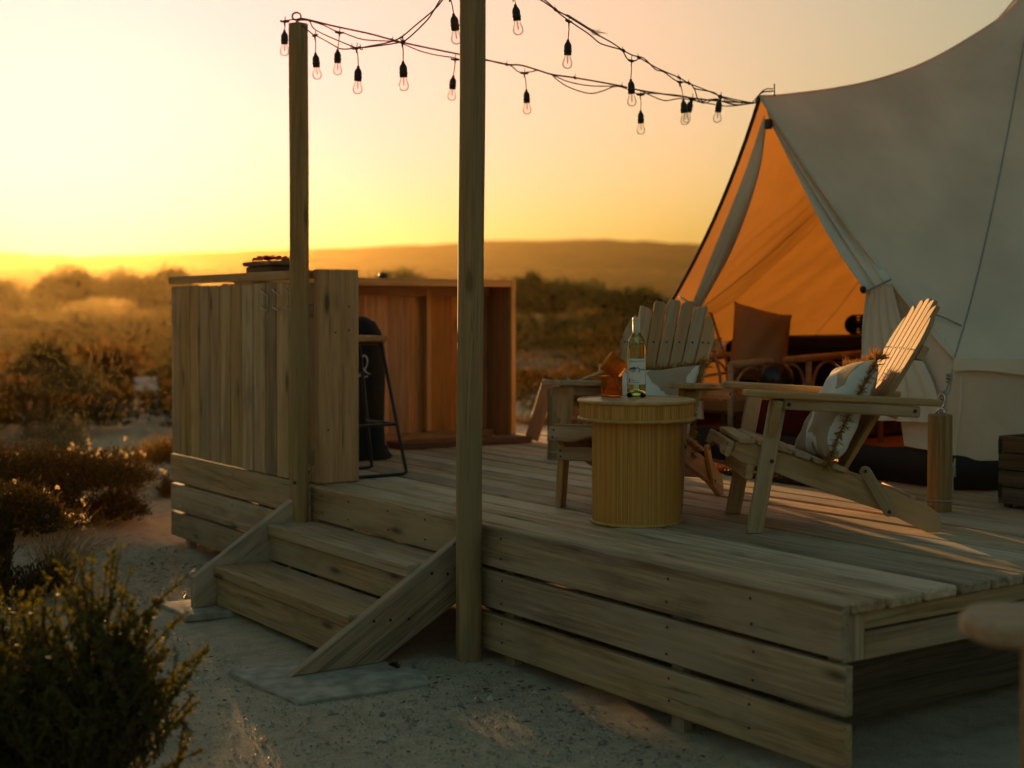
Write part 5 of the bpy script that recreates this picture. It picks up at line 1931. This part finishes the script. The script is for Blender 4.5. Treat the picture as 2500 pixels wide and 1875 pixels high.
def plume_bush(seed, H, R, n_stems, leaves, leaf_l, leaf_w, lean=0.55, branch=4):
    """Upright heath-like bush: many leafy shoots rising from one base."""
    r = np.random.default_rng(seed)
    paths, cs, ds = [], [], []
    npl = max(3, n_stems // 9)
    plumes = []
    for i in range(npl):
        a = r.uniform(0, 2 * np.pi)
        q = math.sqrt(r.uniform(0, 1))
        plumes.append((math.cos(a) * q * R, math.sin(a) * q * R, H * r.uniform(0.55, 1.0) * (1 - 0.30 * q * q)))
    for i in range(n_stems):
        px, py, ph = plumes[i % npl]
        g = abs(r.normal(0, 1))
        tip = np.array([px + r.normal(0, .20) * R, py + r.normal(0, .20) * R, ph * max(0.3, 1 - 0.26 * g)])
        base = tip * np.array([0.18, 0.18, 0])
        mid = base * 0.45 + tip * 0.55 + np.array([r.normal(0, .02), r.normal(0, .02), 0.05 * H])
        mid[:2] -= (tip[:2] - base[:2]) * lean * 0.3
        sub = [(base, mid, tip)]
        for b in range(branch):
            f = r.uniform(0.35, 0.8)
            o = base * (1 - f) + tip * f
            dirn = np.array([r.normal(0, .5), r.normal(0, .5), 1.0])
            dirn /= np.linalg.norm(dirn)
            e = o + dirn * H * r.uniform(0.14, 0.30)
            sub.append((o, (o + e) / 2 + r.normal(0, .006, 3), e))
        for k, (p0, p1, p2) in enumerate(sub):
            t_ = np.linspace(0, 1, 7)[:, None]
            curve = (1 - t_) ** 2 * p0 + 2 * t_ * (1 - t_) * p1 + t_ ** 2 * p2
            paths.append([Vector(x) for x in curve])
            m = leaves if k == 0 else leaves // 2
            tt = r.uniform(0.16 if k == 0 else 0.05, 1.03, m)[:, None]
            c = (1 - tt) ** 2 * p0 + 2 * tt * (1 - tt) * p1 + tt ** 2 * p2
            ax = (p2 - p0) / np.linalg.norm(p2 - p0)
            d = ax[None, :] * 0.75 + r.normal(0, .6, (m, 3))
            d = unit(d)
            cs.append(c + d * leaf_l * 0.45)
            ds.append(d)
    c, d = np.concatenate(cs), np.concatenate(ds)
    n = len(c)
    co = leaf_quads(c, d, leaf_l * r.uniform(0.7, 1.25, n), leaf_w * r.uniform(0.7, 1.3, n), r)
    return co, paths


def dome_points(seed, H, R, n, lobes=9, shell=0.45):
    """Leaf centres and axes over an uneven heap of lobes."""
    r = np.random.default_rng(seed)
    L_ = []
    for i in range(lobes):
        a = r.uniform(0, 2 * np.pi)
        q = math.sqrt(r.uniform(0, 1)) * 0.68
        rr = R * r.uniform(0.30, 0.52)
        zz = H * (1 - 0.55 * q * q) * r.uniform(0.72, 1.0) - rr * 0.75
        L_.append((math.cos(a) * q * R, math.sin(a) * q * R, max(zz, rr * 0.3), rr))
    for i in range(lobes // 2):
        a = r.uniform(0, 2 * np.pi)
        q = r.uniform(0.2, 0.72)
        rr = R * r.uniform(0.26, 0.40)
        L_.append((math.cos(a) * q * R, math.sin(a) * q * R, rr * 0.30, rr))
    pick = r.integers(0, len(L_), n)
    La = np.array(L_)[pick]
    d = unit(r.normal(size=(n, 3)))
    d[:, 2] = np.abs(d[:, 2]) * 0.9 + d[:, 2] * 0.1
    d = unit(d)
    rad = La[:, 3] * (1 - shell * r.uniform(0, 1, n) ** 1.6) * (1 + 0.12 * r.normal(size=n))
    zf = np.minimum(1.0, H / (2 * R) * 1.25)
    c = La[:, :3] + d * rad[:, None] * np.array([1, 1, max(0.55, zf)])
    c[:, 2] = np.maximum(c[:, 2], 0.02)
    return c, d, r


def bush(name, label, pos, foliage_co, paths, leaf, stem, cat='bush', group=None, extra=None, rz=0.0, sc=1.0):
    z = float(ground_z(pos[0], pos[1]))
    M = Matrix.Translation((pos[0], pos[1], z)) @ Matrix.Rotation(rz, 4, 'Z') @ Matrix.Scale(sc, 4)
    root = bpy.data.objects.new(name, None)
    link(root, None, M)
    tag(root, label, cat, group)
    tag(obj('foliage', foliage_co if isinstance(foliage_co, bpy.types.Mesh) else quads_mesh('foliage', foliage_co), leaf, root, M), kind='stuff')
    if paths:
        obj('stems', stems_mesh('stems', paths, stem[1]), stem[0], root, M)
    for nm, me, mat in (extra or []):
        tag(obj(nm, me, mat, root, M), kind='stuff')
    return root


M_BARK = plain('twig_bark', (0.07, 0.045, 0.025), 0.9)
M_HEATH = leaf_mat('heath_leaf', [(0.045, 0.052, 0.013), (0.07, 0.078, 0.018), (0.095, 0.09, 0.022), (0.11, 0.08, 0.02)], 0.32, (1.5, 1.3, 0.5))
M_DARK = leaf_mat('dark_shrub_leaf', [(0.026, 0.026, 0.010), (0.042, 0.040, 0.014), (0.058, 0.045, 0.016), (0.07, 0.042, 0.015)], 0.22, (1.6, 1.2, 0.5))
M_GREY = leaf_mat('grey_shrub_leaf', [(0.10, 0.105, 0.065), (0.13, 0.13, 0.085), (0.16, 0.15, 0.09)], 0.3, (1.3, 1.1, 0.6))
M_RUST = leaf_mat('rust_shrub_leaf', [(0.08, 0.042, 0.012), (0.11, 0.06, 0.016), (0.075, 0.062, 0.016), (0.13, 0.085, 0.022)], 0.45, (1.8, 1.3, 0.5))
M_OLIVE = leaf_mat('olive_shrub_leaf', [(0.055, 0.055, 0.020), (0.08, 0.075, 0.028), (0.10, 0.085, 0.03)], 0.25, (1.4, 1.2, 0.5))
M_GREEN = leaf_mat('green_shrub_leaf', [(0.028, 0.042, 0.010), (0.042, 0.058, 0.013), (0.058, 0.072, 0.016)], 0.28, (1.4, 1.3, 0.4))
M_PETAL = leaf_mat('dry_white_flower', [(0.55, 0.46, 0.32), (0.68, 0.60, 0.46), (0.62, 0.50, 0.34)], 0.5, (1.2, 1.0, 0.7))
M_STRAW = leaf_mat('straw_blade', [(0.16, 0.12, 0.04), (0.24, 0.18, 0.07), (0.10, 0.09, 0.03)], 0.45, (1.4, 1.1, 0.5))

# nearest bush, bottom left: two leafy heaths side by side, close to the lens
co, pa = plume_bush(107, 0.88, 0.24, 110, 130, 0.021, 0.0075)
bush('heath_bush', 'green upright heath bush nearest the camera, left of the steps', at(-1.08, 3.58), co, pa, M_HEATH, (M_BARK, 0.0035))
co, pa = plume_bush(108, 0.74, 0.34, 110, 130, 0.021, 0.0075)
bush('heath_bush', 'lower green heath bush at the bottom left corner', at(-1.40, 3.72), co, pa, M_HEATH, (M_BARK, 0.0035))


def flower_heads(seed, c, n_each, s):
    """Papery flower heads: small fans of petals."""
    r = np.random.default_rng(seed)
    n = len(c)
    cc = np.repeat(c, n_each, 0) + r.normal(0, s * 0.4, (n * n_each, 3))
    d = unit(r.normal(size=(n * n_each, 3)) + np.array([0, 0, 0.6]))
    return leaf_quads(cc + d * s * 0.3, d, s * r.uniform(0.7, 1.1, n * n_each), s * 0.8, r)


def flower_bush(label, seed, pos, H, R, n_leaf, n_fl, leaf=M_DARK):
    c, d, r = dome_points(seed, H, R, n_leaf, 22, 0.8)
    co = leaf_quads(c, d + r.normal(0, .5, d.shape) + np.array([0, 0, .5]), r.uniform(.022, .040, len(c)), r.uniform(.007, .012, len(c)), r)
    c2, pa = plume_bush(seed + 5, H * 0.98, R * 0.95, 56, 40, 0.026, 0.007)
    co = np.concatenate([co, c2])
    f, fd, r2 = dome_points(seed + 1, H, R, n_fl * 3, 14, 0.06)
    f = f[f[:, 2] > H * 0.45][:n_fl]
    f = f + np.array([0, 0, 0.03])
    return bush('flower_bush', label, pos, co, pa, leaf, (M_BARK, 0.003), extra=[('flowers', quads_mesh('flowers', flower_heads(seed + 2, f, 16, 0.012)), M_PETAL)])


flower_bush('dark rounded bush dotted with pale dry flowers left of the deck', 201, at(-2.62, 8.60), 0.58, 0.52, 26000, 34)
flower_bush('taller dark flower bush at the left edge, behind the grass tuft', 211, at(-3.14, 8.35), 0.66, 0.56, 26000, 34)
flower_bush('dark bush with drooping pale flowers at the left edge, nearest of them', 221, at(-2.34, 6.55), 0.58, 0.30, 9000, 22)

# grass tuft leaning right
r = np.random.default_rng(31)
blades, tips = [], []
for k in range(260):
    a = r.uniform(0, 6.28)
    q = r.uniform(0, 0.10)
    b = np.array([q * math.cos(a), q * math.sin(a), 0])
    ln = r.uniform(0.28, 0.55)
    dv = np.array([0.5686, 0.8226, 0]) * abs(r.normal(0.15, .25)) + np.array([r.normal(0, .25), r.normal(0, .25), 1.0])
    dv /= np.linalg.norm(dv)
    side = np.cross(dv, r.normal(size=3))
    side /= np.linalg.norm(side)
    p = [b + dv * ln * f + np.array([dv[0], dv[1], 0]) * ln * 0.55 * f ** 2.2 - np.array([0, 0, 0.22 * ln * f ** 2.5]) for f in np.linspace(0, 1, 6)]
    for i in range(5):
        w0, w1 = 0.0018 * (1 - i / 5.2), 0.0018 * (1 - (i + 1) / 5.2)
        blades += [p[i] - side * w0, p[i] + side * w0, p[i + 1] + side * w1, p[i + 1] - side * w1]
    if k % 14 == 0:
        tips.append(p[-1])
gt = bush('grass_tuft', 'tuft of long dry grass bending right at the left edge', at(-2.18, 6.75), np.array(blades), None, M_STRAW, None, 'grass')
tp_ = np.array(tips)
tcs = np.repeat(tp_, 12, 0) + r.normal(0, 0.012, (len(tp_) * 12, 3))
tag(obj('seed_heads', quads_mesh('seed_heads', leaf_quads(tcs, r.normal(size=tcs.shape) + np.array([.5, .8, .2]), 0.016, 0.005, r)), M_PETAL, gt, WM[gt.name]), kind='stuff')
co, pa = plume_bush(241, 0.26, 0.20, 46, 60, 0.016, 0.004)
bush('low_shrub', 'small dark reddish shrub on the sand below the grass tuft', at(-2.14, 6.12), co, pa, M_DARK, (M_BARK, 0.002))


def dome_bush(label, seed, pos, H, R, n, ll, lw, leaf, name='shrub', lobes=9, group=None):
    c, d, r = dome_points(seed, H, R, n, lobes, 0.6)
    co = leaf_quads(c, d + r.normal(0, .6, d.shape) + np.array([0, 0, .3]), r.uniform(.7, 1.3, len(c)) * ll, r.uniform(.7, 1.3, len(c)) * lw, r)
    paths = []
    for k in range(14):
        e = c[r.integers(0, len(c))]
        paths.append([Vector((0, 0, -0.03)), Vector((e[0] * .4, e[1] * .4, e[2] * .5)), Vector(e)])
    return bush(name, label, pos, co, paths, leaf, (M_BARK, 0.006 * H + 0.002), group=group)


dome_bush('pale grey green dome shaped shrub behind the flower bushes', 301, at(-3.28, 10.3), 0.58, 0.40, 9000, 0.026, 0.006, M_GREY)
dome_bush('wider grey green shrub sloping right behind the flower bushes', 302, at(-2.80, 10.6), 0.50, 0.52, 9000, 0.026, 0.006, M_GREY)
dome_bush('grey green shrub cut by the left edge of the picture', 303, at(-3.85, 10.8), 0.46, 0.5, 7000, 0.026, 0.006, M_GREY)
dome_bush('rust red shrub beside the far corner of the deck', 304, at(-2.44, 10.0), 0.46, 0.33, 6000, 0.026, 0.008, M_RUST)
dome_bush('large olive shrub on the far side of the sand path', 305, at(-5.0, 14.6), 1.12, 0.85, 9000, 0.05, 0.016, M_OLIVE)
dome_bush('orange brown shrub left of the white sign', 306, at(-5.35, 18.5), 1.0, 0.9, 7000, 0.06, 0.02, M_RUST)
dome_bush('bright green shrub right of the white sign', 307, at(-4.15, 18.0), 0.72, 0.55, 5000, 0.05, 0.02, M_GREEN)
dome_bush('brown shrub at the left edge beyond the sand path', 308, at(-5.9, 15.5), 0.95, 0.8, 6000, 0.06, 0.02, M_RUST)
dome_bush('dark low shrub behind the white sign', 309, at(-4.1, 20.0), 0.85, 0.9, 5000, 0.07, 0.024, M_OLIVE)
dome_bush('low reddish plants with pale buds behind the far counter', 310, at(0.12, 10.6), 0.34, 0.42, 5000, 0.026, 0.008, M_RUST)
dome_bush('low rust shrub seen between far counter and table chair', 311, at(0.72, 15.0), 0.55, 0.7, 5000, 0.05, 0.018, M_RUST)
dome_bush('dark brown shrub on the sand behind the table chair', 312, at(2.0, 24.0), 0.75, 1.2, 6000, 0.08, 0.03, M_DARK)
dome_bush('low brown shrub beyond the far counter', 313, at(0.6, 22.0), 0.50, 1.0, 5000, 0.07, 0.026, M_RUST)
# tall dark bushes beyond the sand, right of the middle post
for i, (la, de, H, R, lf, lb) in enumerate([
        (0.55, 52, 2.6, 1.5, M_GREEN, 'small dark green bush just right of the far counter top'),
        (2.6, 53, 2.75, 2.6, M_GREEN, 'broad dark green bush in the middle distance, tallest of its row'),
        (4.6, 51, 2.45, 2.3, M_GREEN, 'dark green bush left of the tent edge'),
        (6.4, 55, 2.3, 2.2, M_OLIVE, 'dull green bush touching the tent edge'),
        (3.4, 45, 1.6, 2.6, M_GREEN, 'lower bright green bush in front of the dark row'),
        (0.9, 46, 1.45, 2.2, M_OLIVE, 'lower olive bush in front of the dark row, near the counter'),
        (-4.6, 56, 2.9, 2.0, M_GREEN, 'green bush whose top shows above the far counter'),
        (-14.2, 57, 3.1, 1.7, M_OLIVE, 'hazy round tree on the left, nearest to the counter'),
        (-16.2, 59, 3.2, 1.8, M_OLIVE, 'hazy round tree in the middle of the left row'),
        (-18.2, 58, 2.9, 1.8, M_OLIVE, 'hazy low tree left of the round ones'),
        (-22.0, 60, 2.7, 2.4, M_OLIVE, 'hazy tree at the left edge under the sun')]):
    dome_bush(lb, 400 + i, at(la, de), H, R, 7000, 0.17, 0.075, lf, 'tree' if la < -10 else 'bush', 12)

# low scrub that covers the plain: nobody could count it
r = np.random.default_rng(77)
cents = []
tries = 0
while len(cents) < 1500 and tries < 20000:
    tries += 1
    de = 13 + 340 * r.uniform() ** 1.9
    la = r.uniform(-0.52, 0.42) * de
    if de < 26 and -3.3 < la < 4.5 and r.uniform() < 0.8:
        continue
    if de < 17.5 and abs(la / de + 0.257) < 0.03:
        continue
    if 33 < de < 50 and -1 < la < 5.5:
        continue
    if 12 < de < 14.5:
        continue
    v = vnoise(np.array([la / 5.5 + 50]), np.array([de / 9.0 + 50]), 9)[0]
    if v < 0.36 and de < 120:
        continue
    cents.append((la, de, v))
co_all, tint = [], []
pal = np.array([(0.055, 0.06, 0.018), (0.10, 0.06, 0.02), (0.13, 0.065, 0.02), (0.08, 0.07, 0.03), (0.045, 0.05, 0.014), (0.09, 0.075, 0.035)])
for i, (la, de, v) in enumerate(cents):
    H = (0.35 + 0.75 * r.uniform()) * (1.0 if de < 30 else 1.35)
    if de > 70:
        H *= 1.25
    R = H * r.uniform(0.9, 1.7)
    n = int(700 if de < 30 else 260 if de < 70 else 90)
    c, d, r_ = dome_points(5000 + i, H, R, n, 6, 0.6)
    ls = 0.06 if de < 30 else 0.12 if de < 70 else 0.28
    p = at(la, de)
    c = c + np.array([p.x, p.y, float(ground_z(p.x, p.y))])
    co_all.append(leaf_quads(c, d + r_.normal(0, .6, d.shape), r_.uniform(.7, 1.3, n) * ls, r_.uniform(.7, 1.3, n) * ls * 0.42, r_))
    tint.append(np.repeat((pal[r.integers(0, len(pal))] * r.uniform(0.8, 1.2))[None, :], n * 4, 0))
me = quads_mesh('scrub', np.concatenate(co_all))
col = me.color_attributes.new('tint', 'FLOAT_COLOR', 'POINT')
tc_ = np.concatenate(tint)
col.data.foreach_set('color', np.concatenate([tc_, np.ones((len(tc_), 1))], 1).astype(np.float32).ravel())
m, t, out = nodes('scrub_leaf')
at_ = N(t, 'Attribute', attribute_name='tint')
dd = N(t, 'BsdfDiffuse')
t.links.new(at_.outputs['Color'], dd.inputs[0])
trn = N(t, 'BsdfTranslucent')
t.links.new(mixc(t, 1.0, at_.outputs['Color'], (1.4, 1.15, 0.5), 'MULTIPLY'), trn.inputs[0])
mx = N(t, 'MixShader')
mx.inputs[0].default_value = 0.25
t.links.new(dd.outputs[0], mx.inputs[1])
t.links.new(trn.outputs[0], mx.inputs[2])
t.links.new(mx.outputs[0], out.inputs[0])
tag(obj('scrub', me, m), 'low brown and olive scrub covering the plain', 'scrub', kind='stuff')

# ------------------------------------------------------------------ small things outdoors
sp = at(-4.36, 16.95)
sz = float(ground_z(sp.x, sp.y))
sg = thing('notice_board', 'small blank white notice board on two legs among the shrubs', 'sign', (sp.x, sp.y, sz))
M_WHITE = plain('white_board', (0.62, 0.60, 0.58), 0.6, noise=0.05)
M_GREYP = plain('grey_leg', (0.35, 0.34, 0.32), 0.7, noise=0.1)
for s_ in (-1, 1):
    p = sp + RIGHT * 0.125 * s_
    board('leg', (p.x, p.y, sz - 0.02), (p.x, p.y, sz + 0.48), 0.035, 0.03, -FWH, M_GREYP, sg)
pm = sp - FWH * 0.025
board('panel', pm - RIGHT * 0.135 + V(0, 0, sz + 0.415), pm + RIGHT * 0.135 + V(0, 0, sz + 0.415), 0.165, 0.014, -FWH, M_WHITE, sg)

# foreground table end, out of focus at the bottom right
ft = thing('foreground_table', 'blurred rounded end of a wooden table in the foreground, bottom right', 'table', (1.62, -0.62, 0))
M_FT = wood('foreground_timber', (0.26, 0.165, 0.075), (0.48, 0.33, 0.17), knots=0.6, vary=0.05)  # the table's own wood colour
tip = V(1.075, -0.885, 0.762)
dirx = (RIGHT * 0.97 - FWH * 0.24).normalized()
pts = []
for k in range(17):
    a = math.pi / 2 + math.pi * k / 16
    pts.append((0.09 + 0.09 * math.cos(a), 0.11 * math.sin(a)))
pts += [(0.8, -0.17), (0.8, 0.17)]
prism('table_top', pts, 0.04, frame(tip, dirx, (0, 0, 1)), M_FT, ft, 0.01)
board('cross_batten', tip + dirx * 0.14 + dirx.cross(V(0, 0, 1)) * 0.09 + V(0, 0, -0.0345), tip + dirx * 0.14 - dirx.cross(V(0, 0, 1)) * 0.09 + V(0, 0, -0.0345), 0.05, 0.028, (0, 0, 1), M_FT, ft)
for u, w_ in ((0.14, 0.07), (0.14, -0.07), (0.72, 0.07), (0.72, -0.07)):
    p = tip + dirx * u + dirx.cross(V(0, 0, 1)) * w_
    board('leg', (p.x, p.y, -0.02), (p.x, p.y, tip.z - 0.05), 0.045, 0.045, (1, 0, 0), M_FT, ft)

# loose gravel on the sand near the steps
r = np.random.default_rng(5)
n = 16000
gx = r.uniform(-5.2, 0.2, n)
gy = -0.1 - np.abs(r.normal(0, 0.9, n))
sel = ~((gx > XL - 0.03) & (gx < XR + 0.03) & (gy > -0.75))
gx, gy = gx[sel], gy[sel]
n = len(gx)
s = r.uniform(0.0025, 0.0065, n) * np.where(r.uniform(size=n) < 0.04, r.uniform(1.5, 3.2, n), 1.0)
gz = ground_z(gx, gy) + s * 0.3
base = np.array([(1, 0, 0), (-0.5, 0.86, 0), (-0.5, -0.86, 0), (0, 0, 0.8)])
ang = r.uniform(0, 6.28, n)
ca, sa = np.cos(ang), np.sin(ang)
P = np.empty((n, 4, 3))
for i in range(4):
    b = base[i] * r.uniform(0.7, 1.3, (n, 1))
    P[:, i, 0] = gx + s * (b[:, 0] * ca - b[:, 1] * sa)
    P[:, i, 1] = gy + s * (b[:, 0] * sa + b[:, 1] * ca)
    P[:, i, 2] = gz + s * b[:, 2]
idx = (np.arange(n) * 4)[:, None, None] + np.array([(0, 1, 3), (1, 2, 3), (2, 0, 3)])[None]
m, t, out = nodes('pebble')
g_ = N(t, 'NewGeometry')
b_ = N(t, 'BsdfPrincipled')
t.links.new(ramp(t, g_.outputs['Random Per Island'], [(0, (0.16, 0.13, 0.1)), (0.5, (0.34, 0.28, 0.21)), (1, (0.55, 0.47, 0.37))]).outputs[0], b_.inputs['Base Color'])
b_.inputs['Roughness'].default_value = 0.6
t.links.new(b_.outputs[0], out.inputs[0])
tag(obj('gravel', mesh_np('gravel', P.reshape(-1, 3), 3, idx), m), 'loose pale gravel scattered over the sand', 'gravel', kind='stuff')
co, pa = plume_bush(801, 0.035, 0.03, 9, 16, 0.012, 0.004)
bush('weed', 'tiny green weed in the gravel beside the middle post', (-1.83, -0.36), co, pa, M_GREEN, (M_BARK, 0.001), 'plant')

# dry leaves and twigs that have blown against the boards
r = np.random.default_rng(15)
n = 700
lx = np.where(r.uniform(size=n) < 0.5, r.uniform(-5.4, -3.3, n), r.uniform(-1.8, 0.1, n))
ly = -0.02 - np.abs(r.normal(0, 0.35, n))
lx[:200] = r.uniform(-4.5, -1.0, 200)
ly[:200] = -0.8 - np.abs(r.normal(0, 0.7, 200))
c = np.stack([lx, ly, ground_z(lx, ly) + 0.004], 1)
d = r.normal(size=(n, 3)) * np.array([1, 1, 0.12])
m_l = leaf_mat('dry_leaf', [(0.10, 0.06, 0.03), (0.18, 0.11, 0.05), (0.26, 0.19, 0.10)], 0.15)
tag(obj('leaf_litter', quads_mesh('leaf_litter', leaf_quads(c, d, r.uniform(.012, .04, n), r.uniform(.003, .009, n), r)), m_l), 'dry leaves and twig scraps lying on the sand', 'leaf litter', kind='stuff')
